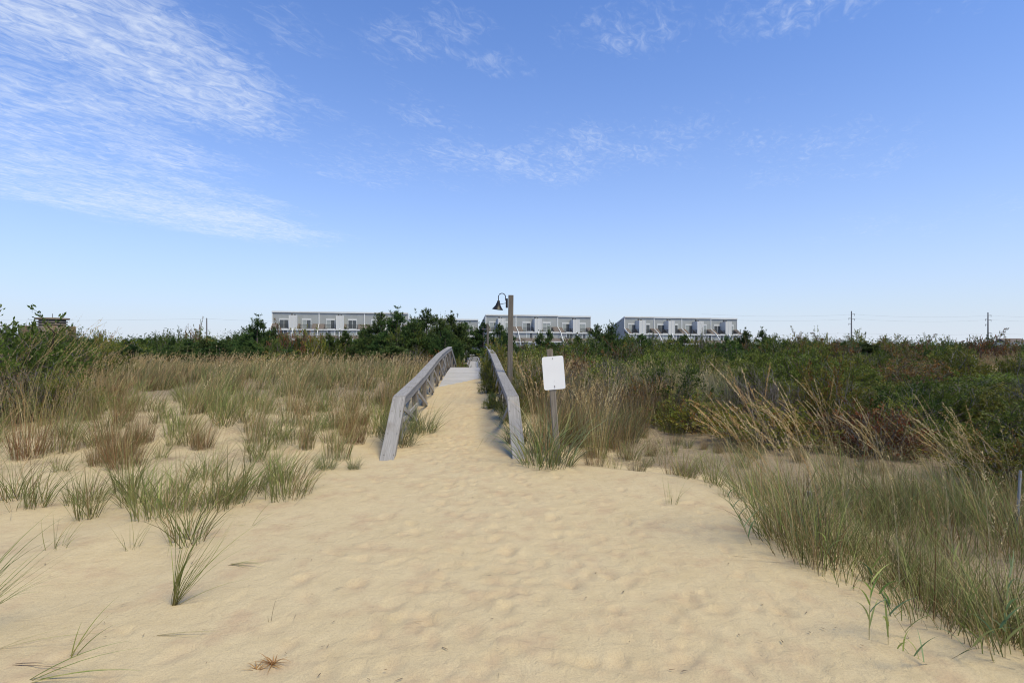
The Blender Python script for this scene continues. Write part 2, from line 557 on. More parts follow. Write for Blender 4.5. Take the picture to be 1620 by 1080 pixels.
Q = np.stack([idx[:-1, :-1], idx[:-1, 1:], idx[1:, 1:], idx[1:, :-1]], -1).reshape(-1, 4)
gme = fast_mesh('ground', V, Q, None, M['sand'], True)
for nm, arr in (('veg', veg), ('pit', PIT)):
    at = gme.attributes.new(nm, 'FLOAT', 'POINT'); at.data.foreach_set('value', np.ascontiguousarray(arr.ravel(), dtype=np.float32))
ground = link('ground', gme)
tag(ground, 'pale dune sand trodden with footprints, dipping to scrubby ground on both sides', None, None, 'structure')


# ------------------------------------------------------------------ the boardwalk
bw = empty('boardwalk', (cxl(8.9), 8.9, 0))
tag(bw, 'weathered grey wooden boardwalk with handrails climbing over the dune, half drifted over with sand', 'boardwalk')
HALF = .93
th = math.atan(-0.067)


def rail_pt(side, y, z): return Vector((cxl(y) + side * HALF, y, z))
RT = [(7.58, -.16), (8.9, .79), (12.2, .93), (15.6, 1.13), (19.0, 1.32), (22.6, 1.43), (26.6, 1.53)]
def rail_z(y): return float(np.interp(y, [a for a, _ in RT[1:]] + [45, 126], [z for _, z in RT[1:]] + [-1.25, -1.25]))

for side, nm in ((-1, 'left'), (1, 'right')):
    hr = empty('handrail', (cxl(8.9) + side * HALF, 8.9, 0)); hr.parent = bw; hr.location = (side * HALF, 0, 0)
    base = Vector((cxl(8.9) + side * HALF, 8.9, 0))

    class _P:                                   # boards are placed relative to the handrail's own base
        pass
    def bd(name, p0, p1, w, t, mat, up=(0, 0, 1), ext=0.0):
        o = board(name, Vector(p0) - base, Vector(p1) - base, w, t, mat, None, up, ext)
        o.parent = hr
        return o
    wob_ = random.Random(3 + side)
    # caps: flat planks laid end to end along the rail
    for (a, za), (c, zc) in zip(RT[:-1], RT[1:]):
        if a < 8: a2 = rail_pt(side, a, za) + Vector((side * .02 if side > 0 else -.03, 0, 0))
        else: a2 = rail_pt(side, a, za + wob_.uniform(-.004, .004))
        d = (rail_pt(side, c, zc) - a2).normalized()
        bd('rail_cap', a2 + d * .004, rail_pt(side, c, zc) - d * .004, .20 + wob_.uniform(-.006, .006), .038, M['wood'])
    bd('rail_cap', rail_pt(side, 26.61, 1.53), rail_pt(side, 44.5, -1.25), .16, .038, M['wood'])
    # nail heads where the caps meet and down the sloping end
    for yy_ in (7.85, 8.2, 8.6, 8.82, 8.98, 12.1, 12.3):
        for sx_ in (-.07, .065):
            zz_ = float(np.interp(yy_, [a for a, _ in RT], [z for _, z in RT])) + (.030 if yy_ < 8.9 else .0195)
            bm = bmesh.new(); lathe(bm, [(.006, -.004), (.005, .002)], 6, (0, 0, 0), True)
            nl_ = bm_obj('nail', bm, M['bolt'], hr)
            nl_.location = rail_pt(side, yy_, zz_) - base + Vector((sx_, -.012 if yy_ < 8.9 else 0, 0))
            nl_.rotation_euler = (R(35) if yy_ < 8.9 else 0, 0, 0)
    # the fascia plank under the cap, on the walking side
    ins = Vector((-side * .052, 0, 0))
    for (a, za), (c, zc) in zip(RT[1:-1], RT[2:]):
        bd('rail_board', rail_pt(side, a, za - .10) + ins, rail_pt(side, c, zc - .10) + ins, .038, .135, M['wood'])
    bd('rail_board', rail_pt(side, 26.62, 1.43) + ins, rail_pt(side, 44.4, -1.35) + ins, .038, .135, M['wood'])
    # end plank standing behind the sloping cap
    bd('end_board', rail_pt(side, 7.75, -.12) + Vector((-side * .05, .03, 0)), rail_pt(side, 8.86, .68) + Vector((-side * .05, .03, 0)), .038, .13, M['wood'])
    # posts and crossed braces
    py_ = [9.0 + 2.15 * i for i in range(9)]
    for i, y in enumerate(py_):
        zt = rail_z(y) - .022
        zb = min(float(H(cxl(y) + side * HALF, y)), float(deck(y))) - .35
        lean = wob_.uniform(-.012, .012)
        bd('rail_post', rail_pt(side, y, zb), rail_pt(side, y + lean, zt) + Vector((0, 0, 0)), .09, .09, M['postwood' if i % 3 else 'wood'], up=(0, 1, 0))
        if i < len(py_) - 1:
            y2 = py_[i + 1]
            o1 = Vector((side * .066, 0, 0)); o2 = Vector((-side * .066, 0, 0))
            bd('brace', rail_pt(side, y + .04, float(deck(y)) + .12) + o1, rail_pt(side, y2 - .04, rail_z(y2) - .19) + o1, .035, .085, M['wood'])
            bd('brace', rail_pt(side, y2 - .04, float(deck(y2)) + .12) + o2 * 1.0, rail_pt(side, y + .04, rail_z(y) - .21) + o2 * 1.0, .032, .085, M['wood'])
    if side < 0:
        bd('lower_rail', rail_pt(side, 9.0, .40) - o2 * .0 + ins * 1.0, rail_pt(side, 11.1, .42) + ins, .034, .085, M['wood'])
    # rails along the ramp and the low far walk
    for k, y in enumerate([28.5, 31.5, 34.5, 37.5, 40.5, 44.3] + list(np.arange(48, 127, 4.0))):
        zt = rail_z(y) - .02 if y <= 44 else -1.27
        bd('rail_post', rail_pt(side, y, float(deck(y)) - .6), rail_pt(side, y, zt), .09, .09, M['postwood'], up=(0, 1, 0))
    for a in np.arange(44.6, 124, 8.0):
        bd('rail_cap', rail_pt(side, a, -1.25), rail_pt(side, a + 7.98, -1.25), .15, .04, M['wood'])
        bd('rail_board', rail_pt(side, a, -1.40) + ins, rail_pt(side, a + 7.98, -1.40) + ins, .038, .14, M['wood'])
        bd('lower_rail', rail_pt(side, a, -1.80) + ins, rail_pt(side, a + 7.98, -1.80) + ins, .038, .14, M['wood'])

# deck planks, one by one to the crest and down the ramp
bm = bmesh.new(); bx(bm, -.86, .86, -.068, .068, -.038, 0, .004)
plank_me = bpy.data.meshes.new('deck_plank'); bm.to_mesh(plank_me); bm.free(); plank_me.materials.append(M['deckwood'])
ys = np.arange(13.5, 25.75, .1425)
rp = random.Random(8)
for i, y in enumerate(ys):
    o = link('deck_plank', plank_me, bw)
    sl = math.atan((float(deck(y + .05)) - float(deck(y - .05))) / .1)
    o.location = Vector((cxl(y) + rp.uniform(-.008, .008), y, float(deck(y)) + rp.uniform(-.002, .002))) - bw.location
    o.rotation_euler = (sl, rp.uniform(-.003, .003), th * -1 * -1)
gfar = []
bm = bmesh.new()
for y in np.arange(25.9, 126, .1425):
    z = float(deck(y))
    bx(bm, cxl(y) - .86 - bw.location.x, cxl(y) + .86 - bw.location.x, y - .067 - bw.location.y, y + .067 - bw.location.y, z - .038 + rp.uniform(-.003, .003), z + rp.uniform(-.003, .003))
o = bm_obj('deck_planking', bm, M['deckwood'], bw)
tag(o, kind='stuff')
for s in (-.6, .6):
    for (a, c) in ((13.0, 25.7), (25.8, 44.0), (44.0, 126)):
        p0 = Vector((cxl(a) + s, a, float(deck(a)) - .13)); p1 = Vector((cxl(c) + s, c, float(deck(c)) - .13))
        board('joist', p0, p1, .04, .17, M['postwood'], bw)
bm = bmesh.new()
for k in range(7):       # steps up at the far end
    y = 126.2 + k * .32
    bx(bm, cxl(y) - .86 - bw.location.x, cxl(y) + .86 - bw.location.x, y - bw.location.y, y + .3 - bw.location.y, -2.2 + k * .17, -2.2 + k * .17 + .04)
    bx(bm, cxl(y) - .86 - bw.location.x, cxl(y) + .86 - bw.location.x, y - bw.location.y, y + .03 - bw.location.y, -2.37 + k * .17, -2.2 + k * .17 - .002)
bm_obj('steps', bm, M['wood'], bw)


# ------------------------------------------------------------------ lamps on posts
def lamp_post(x, y, ztop, label, lean=0.0):
    z0 = float(H(x, y)) - .3
    root = empty('lamp_post', (x, y, z0))
    tag(root, label, 'street lamp', 'lamp posts beside the boardwalk')
    h = ztop - z0
    o = board('post', (0, 0, 0), (lean, 0, h), .124, .124, M['lamppost'], None, (0, 1, 0)); o.parent = root
    hx = lean
    bm = bmesh.new(); bx(bm, hx - .125, hx - .074, -.05, .05, h - .30, h - .08, .006); bm_obj('bracket', bm, M['lamp'], root)
    bm = bmesh.new()
    pts = [(hx - .12, 0, h - .20)]
    cx_, cz_ = hx - .215, h - .04
    pts = [(hx - .125, 0, h - .13)] + [(cx_ + .085 * math.cos(t), 0, cz_ + .085 * math.sin(t)) for t in np.linspace(-.2, math.pi + .1, 14)] + [(hx - .30, 0, h - .13)]
    tube(bm, pts, .010, 8); bm_obj('gooseneck', bm, M['lamp'], root, True)
    bm = bmesh.new(); tube(bm, [(hx - .12, 0, h - .19), (hx - .29, 0, h - .22)], .007, 6); bm_obj('stay_rod', bm, M['lamp'], root)
    bm = bmesh.new()
    prof = [(.012, .10), (.030, .09), (.036, .05), (.050, .02), (.062, -.02), (.095, -.07), (.125, -.105), (.135, -.12), (.130, -.122), (.118, -.105), (.088, -.07), (.055, -.02), (.03, .01), (.002, .02)]
    lathe(bm, prof, 24, (0, 0, 0))
    sh = bm_obj('lamp_shade', bm, M['lamp'], root, True)
    sh.location = (hx - .305, 0, h - .22); sh.rotation_euler = (R(8), R(7), 0)
    bm = bmesh.new(); lathe(bm, [(.004, -.035), (.022, -.045), (.032, -.07), (.026, -.095), (.004, -.105)][::-1], 12, (0, 0, 0), True)
    bu = bm_obj('bulb', bm, M['bulb'], sh, True)
    return root


lamp_post(0.0 - .06, 13.0, 2.83, 'black gooseneck barn lamp on the tall square wooden post behind the white sign', .035)
lamp_post(cxl(34) + HALF + .15, 34.0, 2.93, 'small far lamp on its post beyond the crest of the boardwalk, among the pines', .0)

# ------------------------------------------------------------------ the blank sign on its leaning post
sx, sy = .575, 7.75
sg = empty('blank_sign', (sx + .06, sy, float(H(sx, sy)) - .25))
tag(sg, 'blank white sign plate bolted to a leaning weathered wooden post in the beach grass', 'sign')
sgz = sg.location.z
top = Vector((-.10, 0, 1.585 - sgz))
bot = Vector((.035, 0, 0))
d = (top - bot).normalized()
o = board('post', bot, top, .085, .085, M['postwood'], None, (0, 1, 0)); o.parent = sg
bm = bmesh.new()
W2, H2, rc = .153, .235, .03
ring = []
for (cx_, cz_, a0) in ((W2 - rc, H2 - rc, 0), (-W2 + rc, H2 - rc, 90), (-W2 + rc, -H2 + rc, 180), (W2 - rc, -H2 + rc, 270)):
    for k in range(6):
        a = R(a0 + k * 18); ring.append((cx_ + rc * math.cos(a), cz_ + rc * math.sin(a)))
f0 = bm.faces.new([bm.verts.new((x, -.0015, z)) for x, z in ring])
ex = bmesh.ops.extrude_face_region(bm, geom=[f0])
for v in ex['geom']:
    if isinstance(v, bmesh.types.BMVert): v.co.y = .0015
pl = bm_obj('sign_plate', bm, M['white'], sg)
pl.location = (-.045, -.052, 1.25 - sgz); pl.rotation_euler = (0, R(-4.5), R(3))
for (bxx, bz) in ((.0, .205), (.0, -.185), (.0, -.205), (-.0, -.12)):
    bm = bmesh.new(); lathe(bm, [(.0075 if bz != -.12 else .003, -.004), (.005 if bz != -.12 else .002, .004)], 8, (0, 0, 0), True)
    bo = bm_obj('bolt', bm, M['bolt'], pl); bo.location = (bxx, -.004, bz); bo.rotation_euler = (R(90), 0, 0)

# ------------------------------------------------------------------ thin posts
def thin_post(name, px, Y, pytop, w, mat, label, lean=0):
    x = (px - 810) / F * Y
    z0 = float(H(x, Y)) - .2
    zt = EYE - (pytop - 545) / F * Y
    bm = bmesh.new()
    tube(bm, [(0, 0, 0), (lean * .5, 0, (zt - z0) * .5), (lean, 0, zt - z0)], w / 2, 8)
    o = bm_obj(name, bm, mat); o.location = (x, Y, z0)
    tag(o, label, 'post')


thin_post('stake', 1606, 5.2, 744, .024, M['polegrey2'], 'thin pale metal stake leaning in the grass at the right edge of the picture', .05)
thin_post('marker_post', 1541, 27.0, 563, .17, M['steel'], 'short pale grey marker post standing on the distant tan dune')
thin_post('stump', 1281, 5.6, 777, .06, M['postwood'], 'short weathered stub of a post sunk in the grass of the right dune')

# ------------------------------------------------------------------ utility poles and the old concrete tower
def utility_pole(px, Y, pytop, label, arms=True):
    x = (px - 810) / F * Y
    zt = EYE + (545 - pytop) / F * Y
    root = empty('utility_pole', (x, Y, -3)); tag(root, label, 'utility pole', 'utility poles on the skyline')
    bm = bmesh.new(); tube(bm, [(0, 0, 0), (0, 0, zt + 3)], [.42, .24], 10); bm_obj('pole', bm, M['polegrey'], root)
    if arms:
        for k, (dz_, s) in enumerate(((1.6, 1), (3.6, -1), (4.0, 1), (6.2, -1), (10.5, 1))):
            bm = bmesh.new(); tube(bm, [(0, -.2, zt + 3 - dz_), (s * 1.5, -.2, zt + 3 - dz_ + .15)], .12, 6)
            ar = bm_obj('crossarm', bm, M['polegrey'], root)
            bm = bmesh.new(); tube(bm, [(s * 1.4, -.2, zt + 3 - dz_ - .7), (s * 1.4, -.2, zt + 3 - dz_ + .12)], .10, 6)
            bm_obj('insulator', bm, M['polegrey'], ar)
    return Vector((x, Y, zt))


u1 = utility_pole(1347, 265, 492, 'grey utility pole with short crossarms rising near the middle of the right skyline')
u2 = utility_pole(1563, 275, 494, 'grey utility pole with short crossarms near the right edge of the skyline')
u3 = utility_pole(327, 250, 503, 'thin bare pole rising beyond the orange leaved tree on the left', False)
u4 = Vector((-200, 200, 12)); 
for A, B_ in ((u1, u2), (u1, Vector((90, 262, u1.z))), (u2, Vector((330, 285, u2.z))), (u3, Vector((-290, 235, u3.z))), (u3, Vector((-60, 262, u3.z)))):
    for dz_ in ((1.6, 3.8, 10.5) if A is not u3 else (.3,)):
        pts = [A.lerp(B_, t) + Vector((1.4 if A is not u3 else 0, -.2, -dz_ - 2.2 * 4 * t * (1 - t) * .5)) for t in np.linspace(0, 1, 12)]
        bm = bmesh.new(); tube(bm, pts, .018, 4, False)
        o = bm_obj('power_line', bm, M['polegrey'])
        lb = 'left of the building' if A is u3 else 'between or beyond the two right utility poles'
        tag(o, 'faint overhead wire strung ' + lb, 'power line', 'overhead wires ' + lb)

tw = empty('lookout_tower', ((83 - 810) / F * 107, 107, -3)); tag(tw, 'low round concrete lookout tower with dark slits above the trees at far left', 'tower')
def wr(bm, prof, seg=24): lathe(bm, prof, seg, (0, 0, 0), True)
zt = EYE + (545 - 503) / F * 107 + 3
bm = bmesh.new(); wr(bm, [(2.35, 0), (2.35, zt - 1.62)]); bm_obj('tower_wall', bm, M['concrete'], tw)
bm = bmesh.new(); wr(bm, [(2.1, zt - 1.62), (2.1, zt - .32)]); bm_obj('slit_recess', bm, M['dark'], tw)
for z in (zt - 1.35, zt - .88):
    bm = bmesh.new(); wr(bm, [(2.38, z), (2.38, z + .22)]); bm_obj('slit_band', bm, M['concrete'], tw)
bm = bmesh.new(); wr(bm, [(2.55, zt - .32), (2.72, zt - .26), (2.72, zt)]); bm_obj('roof_slab', bm, M['concrete'], tw)
bm = bmesh.new(); tube(bm, [(0, 0, zt), (0, 0, zt + .85)], .06, 6); bm_obj('mast', bm, M['polegrey'], tw)
bm = bmesh.new(); bx(bm, -5.2, 1.9, -2.6, 2.6, 0, zt - 1.55, .1)
an = bm_obj('annex_wall', bm, M['concrete2'], tw); an.location = (0, .9, 0)


# ------------------------------------------------------------------ the apartment buildings
def building(x0, y0, segs, th, ztop0, label, zg=-2.6):
    """segs: list of (width, roof drop). u runs along the front, v towards the dune, z up."""
    root = empty('apartment_building', (x0, y0, zg), th)
    tag(root, label, 'building', 'grey apartment buildings behind the pines')
    Z = ztop0 - zg

    def B(name, mat, u0, u1, v0, v1, z0, z1, parent=root):
        bm = bmesh.new(); bx(bm, u0, u1, -v1, -v0, z0, z1)
        return bm_obj(name, bm, mat, parent)

    def prism(name, mat, u0, u1, prof, parent=root):
        bm = bmesh.new()
        a = [bm.verts.new((u0, -v, z)) for v, z in prof]; c = [bm.verts.new((u1, -v, z)) for v, z in prof]
        bm.faces.new(a); bm.faces.new(c[::-1])
        for i in range(len(prof)):
            j = (i + 1) % len(prof)
            bm.faces.new((a[i], c[i], c[j], a[j]))
        return bm_obj(name, bm, mat, parent)

    def window(u, v, zb, w, h, door=True):
        fr = empty('window'); fr.parent = root
        f = .10
        bm = bmesh.new()
        bx(bm, u - w / 2 - .16, u + w / 2 + .16, -v - .10, -v - .005, zb + h, zb + h + .42)
        bx(bm, u - w / 2 - .16, u - w / 2, -v - .08, -v - .005, zb, zb + h)
        bx(bm, u + w / 2, u + w / 2 + .16, -v - .08, -v - .005, zb, zb + h)
        bx(bm, u - .04, u + .04, -v - .07, -v - .02, zb, zb + h)
        bm_obj('frame', bm, M['trim'], fr)
        k = random.random()
        B('pane', M['curtain'] if k < .35 else M['glass'], u - w / 2, u - .04, v + .003, v + .03, zb, zb + h, fr)
        B('pane', M['curtain'] if random.random() < .35 else M['glass'], u + .04, u + w / 2, v + .003, v + .03, zb, zb + h, fr)

    u = 0
    for si, (w, drop) in enumerate(segs):
        T = Z - drop
        a, c = u, u + w
        D1, D2 = 2.3, 4.6                      # how far the second and first storeys stand forward
        ze = T - 3.35                          # head of the shingle skirt
        zt_ = T - 4.85                         # its eave
        zf = T - 7.6
        # upper wall and the roof that falls away behind
        prism('wall', M['siding'], a + .003, c - .003, [(0, T - .42), (0, 0), (-10.5, 0), (-10.5, T - 3.6)])
        prism('roof', M['shingle'], a + .002, c - .002, [(.04, T - .40), (.04, T - .14), (-11, T - 3.35), (-11, T - 3.6)])
        B('fascia', M['trim'], a, c, .045, .26, T - .40, T - .02)
        if si == 0: B('corner_trim', M['trim'], a - .05, a + .20, .002, .10, ze, T - .42)
        prism('rake_trim', M['trim'], a - .06, a - .0, [(.26, T - .34), (.26, T - .02), (-11, T - 3.26), (-11, T - 3.58)]) if si == 0 else None
        B('corner_trim', M['trim'], c - .14, c + .14 if si < len(segs) - 1 else c + .03, .002, .12, ze, T - .41)
        # second storey
        B('wall', M['siding'], a + .004, c - .004, .004, D1, 0, zt_ - .003)
        B('wall', M['siding'], a + .006, c - .006, D1 + .002, D2, 0, zf - .003)
        B('eave_trim', M['trim'], a, c, D1 + .003, D1 + .30, zt_ - .34, zt_)
        prism('porch_roof', M['shingle'], a + .01, c - .01, [(D1 + .004, zf + .9), (D2 + .3, zf), (D2 + .3, zf + .12), (D1 + .004, zf + 1.05)])
        B('eave_trim', M['trim'], a, c, D2 + .304, D2 + .45, zf - .2, zf + .1)
        mid = a + w * .47
        bal = [(a + w * .13, a + w * .37), (a + w * .60, a + w * .86)]
        # shingle skirt between the balconies
        cuts = [a, bal[0][0], bal[0][1], mid - .95, mid + .95, bal[1][0], bal[1][1], c]
        for (s0, s1) in ((cuts[0], cuts[1]), (cuts[2], cuts[3]), (cuts[4], cuts[5]), (cuts[6], cuts[7])):
            prism('shingle_skirt', M['shingle'], s0 + .003, s1 - .003, [(.006, ze), (D1 + .25, zt_ + .02), (D1 + .25, zt_ + .001), (.006, zt_ + .001)])
        for (s0, s1) in bal:
            B('balcony_floor', M['dark'], s0, s1, .008, D1 + .1, zt_ + .002, zt_ + .12)
            bm = bmesh.new()
            bx(bm, s0, s1, -D1 - .02, -D1 + .04, zt_ + 1.12, zt_ + 1.2)
            bx(bm, s0, s1, -D1 - .02, -D1 + .04, zt_ + .15, zt_ + .2)
            n = 15
            for k in range(n + 1):
                q_ = s0 + (s1 - s0 - .05) * k / n
                bx(bm, q_, q_ + .05, -D1 - .005, -D1 + .025, zt_ + .2, zt_ + 1.12)
            bm_obj('balcony_railing', bm, M['railing'], root)
            window((s0 + s1) / 2, .0, zt_ + .12, 2.1, 2.35)
            # second storey door below
            window((s0 + s1) / 2 + .3, D1, zf + 1.15 - .9 + .8, 1.7, 1.45)
            window((s0 + s1) / 2 + .3, D2, zf - 2.5, 1.9, 2.0)
            bm = bmesh.new()
            for k in range(12): bx(bm, s0 + .2 + k * .24, s0 + .26 + k * .24, -D2 - .75, -D2 - .70, zf - 2.5, zf - 1.6)
            bx(bm, s0, s1, -D2 - .78, -D2 - .68, zf - 1.6, zf - 1.52)
            bm_obj('balcony_railing', bm, M['trim'], root)
            B('balcony_floor', M['trim'], s0, s1, D2 + .01, D2 + .9, zf - 2.75, zf - 2.52)
        # chimney chase with white corners and two caps
        ch = B('chimney', M['chimney'], mid - .95, mid + .95, .01, D1 + .28, zt_ + .0, T - 1.22)
        for q0, q1 in ((mid - 1.0, mid - .84), (mid - .07, mid + .07), (mid + .84, mid + 1.0)):
            B('corner_trim', M['trim'], q0, q1, D1 + .281, D1 + .34, zt_, T - 1.2, ch)
        for q0 in (mid - .45, mid + .25):
            B('chimney_cap', M['dark'], q0 - .17, q0 + .2, .8, 1.2, T - 1.22, T - .72 - (.15 if q0 > mid else 0), ch)
        # white rake fins at the party walls
        for q0 in ([a] if si == 0 else []) + [mid, c]:
            prism('rake_fin', M['trim'], q0 - .08, q0 + .08, [(.01, ze + .12), (D1 + .42, zt_ + .16), (D2 + .6, zf + .30), (D2 + .6, zf - .1), (D1 + .42, zt_ - .30), (.01, ze - .35)])
            B('fin_post', M['trim'], q0 - .1, q0 + .1, D2 + .35, D2 + .58, .5, zf)
        u = c
    return root


TH = R(13)
building(-64.0, 145, [(11.9, 0), (11.9, 0), (11.9, 0), (10.4, 1.5), (9.5, 1.6)], TH, 10.65, 'long grey apartment building at left with chimneys, half hidden by the tallest pines')
building(-7.3, 150, [(8.6, 0), (12.2, .0), (10.0, .15)], TH, 10.05, 'shorter grey apartment building seen directly behind the near lamp post')
building(31.2, 151, [(9.0, 0), (8.6, .05), (9.3, .1), (8.6, .15)], TH, 9.55, 'grey apartment building to the right, standing behind the dark pine beyond the sign')
bx_ = bmesh.new(); bx(bx_, 0, 9, 0, 7, 0, 5.2); bmesh.ops.create_cone


# ------------------------------------------------------------------ plant geometry
def pal(n, cols, w=None, jit=.18, r=rng):
    cols = np.array(cols); i = r.choice(len(cols), n, p=None if w is None else np.array(w) / np.sum(w))
    return cols[i] * (1 + r.normal(0, jit, (n, 1))).clip(.45, 1.7)


def ribbons(g, P0, az, L, th0, th1, wid, cb, ct_, r=rng, K=4, wind=(0, 0), pw=1.0, sway=.25, gpow=1.4):
    """curved tapering blades; returns the points along each blade"""
    n = len(P0)
    t = np.linspace(0, 1, K + 1)
    th_ = th0[:, None] + (th1 - th0)[:, None] * t[None, :] ** gpow
    azs = az[:, None] + (r.normal(0, sway, n))[:, None] * t[None, :]
    st = (L / K)[:, None]
    thm = (th_[:, 1:] + th_[:, :-1]) / 2; azm = (azs[:, 1:] + azs[:, :-1]) / 2
    dx = np.sin(thm) * np.cos(azm) * st + wind[0] * st * t[None, 1:] * 2
    dy = np.sin(thm) * np.sin(azm) * st + wind[1] * st * t[None, 1:] * 2
    dz_ = np.cos(thm) * st
    pts = np.zeros((n, K + 1, 3)); pts[:, 0] = P0
    pts[:, 1:, 0] = P0[:, None, 0] + np.cumsum(dx, 1); pts[:, 1:, 1] = P0[:, None, 1] + np.cumsum(dy, 1); pts[:, 1:, 2] = P0[:, None, 2] + np.cumsum(dz_, 1)
    ang = r.uniform(0, math.pi, n)
    side = np.stack([np.cos(ang), np.sin(ang), np.zeros(n)], -1)[:, None, :]
    prof = np.clip((1 - t) ** .75 * (.55 + .45 * np.minimum(1, t * 4)), .06, 1)
    wv = (wid[:, None] * prof[None, :] / 2)[:, :, None]
    V = np.stack([pts - side * wv, pts + side * wv], 2).reshape(-1, 3)
    base = (np.arange(n) * (K + 1) * 2)[:, None] + (np.arange(K) * 2)[None, :]
    Q = np.stack([base, base + 1, base + 3, base + 2], -1).reshape(-1, 4)
    tt = (t ** pw)[None, :, None]
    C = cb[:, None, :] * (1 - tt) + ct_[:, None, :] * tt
    C = np.repeat(C, 2, 1).reshape(-1, 3)
    g.add(V, Q, C)
    return pts


def leaves(g, P, L, W, C, r=rng, up=.35, ax=None):
    n = len(P)
    a = r.normal(0, 1, (n, 3)) if ax is None else ax + r.normal(0, .5, (n, 3))
    a[:, 2] += up; a /= np.linalg.norm(a, axis=1, keepdims=True)
    q = r.normal(0, 1, (n, 3)); bb = np.cross(a, q); bb /= np.linalg.norm(bb, axis=1, keepdims=True)
    L = np.broadcast_to(L, n)[:, None]; W = np.broadcast_to(W, n)[:, None]
    V = np.stack([P, P + a * L * .5 + bb * W * .5, P + a * L, P + a * L * .45 - bb * W * .5], 1).reshape(-1, 3)
    Q = (np.arange(n) * 4)[:, None] + np.arange(4)[None, :]
    g.add(V, Q, np.repeat(C, 4, 0))


def seedheads(g, pts, cols, r=rng, m=16, size=.024, frac=.25):
    """tan plumes along the last part of each stem"""
    n = len(pts); K = pts.shape[1] - 1
    t = 1 - frac * r.random((n, m)) ** .9
    f = t * K; i = np.minimum(f.astype(int), K - 1); w = (f - i)[..., None]
    ar = np.arange(n)[:, None]
    P = pts[ar, i] * (1 - w) + pts[ar, i + 1] * w
    ax = (pts[:, -1] - pts[:, -2]); ax /= np.linalg.norm(ax, axis=1, keepdims=True)
    ax = np.repeat(ax[:, None, :], m, 1).reshape(-1, 3)
    P = P.reshape(-1, 3)
    leaves(g, P, size * r.uniform(.7, 1.6, len(P)), size * .28, np.repeat(cols, m, 0) * r.uniform(.8, 1.2, (len(P), 1)), r, 0.1, ax * 1.2)


GREEN = [(.22, .29, .065), (.30, .36, .10), (.14, .23, .055), (.36, .39, .13)]
OLIVE = [(.24, .255, .08), (.31, .29, .11), (.17, .20, .065)]
BLUEG = [(.15, .23, .105), (.21, .28, .14), (.11, .18, .08)]
TAN = [(.54, .40, .19), (.45, .32, .14), (.62, .49, .27), (.40, .27, .12)]
RUST = [(.27, .125, .05), (.34, .17, .07), (.18, .08, .035), (.40, .25, .12)]
GREY = [(.20, .175, .145), (.14, .12, .10), (.26, .23, .19)]


def clump_geo(g, r, c=(0, 0, 0), n=90, rad=.14, L=(.45, .85), lean=(.05, .55), curl=(.3, 1.1), w=(.003, .006), pals=(GREEN,), pw=None, heads=0, headlen=1.15, wind=(0, 0), dead=.12, K=4, headcol=TAN, headm=16, hsize=.024, headaz=None):
    rr = rad * np.sqrt(r.random(n)); a = r.uniform(0, 2 * math.pi, n)
    P0 = np.stack([c[0] + rr * np.cos(a), c[1] + rr * np.sin(a), np.full(n, c[2] - .02)], -1)
    az = a + r.normal(0, .7, n)
    allp = [p for q in pals for p in q]
    C0 = pal(n, allp, None, .30, r)
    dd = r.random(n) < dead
    C0[dd] = pal(int(dd.sum()), TAN + TAN[:2] + [(.13, .09, .05), (.17, .13, .09)], None, .18, r)  # dead tan blades, plus old dark brown ones that paint shade between stems
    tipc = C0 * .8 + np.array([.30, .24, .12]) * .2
    basec = C0 * .52 + np.array([.15, .105, .055]) * .48  # brown dead sheaths, darkened further to paint shade inside the clump
    th0 = r.uniform(lean[0], lean[1], n) * (0.3 + .7 * rr / rad)
    cu = r.uniform(curl[0], curl[1], n) + (r.random(n) < .10) * r.uniform(.7, 1.5, n)
    LL = r.uniform(L[0], L[1], n) * np.where(r.random(n) < .25, r.uniform(.35, .8, n), 1)
    fl = (r.random(n) < .09) & dd
    th0 = np.where(fl, r.uniform(1.1, 1.45, n), th0); cu = np.where(fl, .2, cu)
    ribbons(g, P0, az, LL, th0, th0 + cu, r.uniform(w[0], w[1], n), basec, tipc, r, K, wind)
    if heads:
        rr = rad * .8 * np.sqrt(r.random(heads)); a = r.uniform(0, 2 * math.pi, heads)
        P0 = np.stack([c[0] + rr * np.cos(a), c[1] + rr * np.sin(a), np.full(heads, c[2])], -1)
        C1 = pal(heads, headcol, None, .12, r)
        hL = r.uniform(L[1] * .95, L[1] * 1.35, heads) * headlen
        th0 = r.uniform(0.02, lean[1] * .5, heads)
        ha = a + r.normal(0, .8, heads) if headaz is None else headaz + r.normal(0, .45, heads)
        cu = r.uniform(.15, .6, heads) if headaz is None else r.uniform(.45, 1.1, heads)
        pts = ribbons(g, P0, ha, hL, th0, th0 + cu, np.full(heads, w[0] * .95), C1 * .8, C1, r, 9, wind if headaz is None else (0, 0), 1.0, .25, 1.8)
        seedheads(g, pts, C1, r, headm, hsize, .24)


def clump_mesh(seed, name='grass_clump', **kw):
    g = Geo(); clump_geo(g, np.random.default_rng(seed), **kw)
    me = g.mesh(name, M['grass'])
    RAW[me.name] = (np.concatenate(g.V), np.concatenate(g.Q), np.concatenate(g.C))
    return me


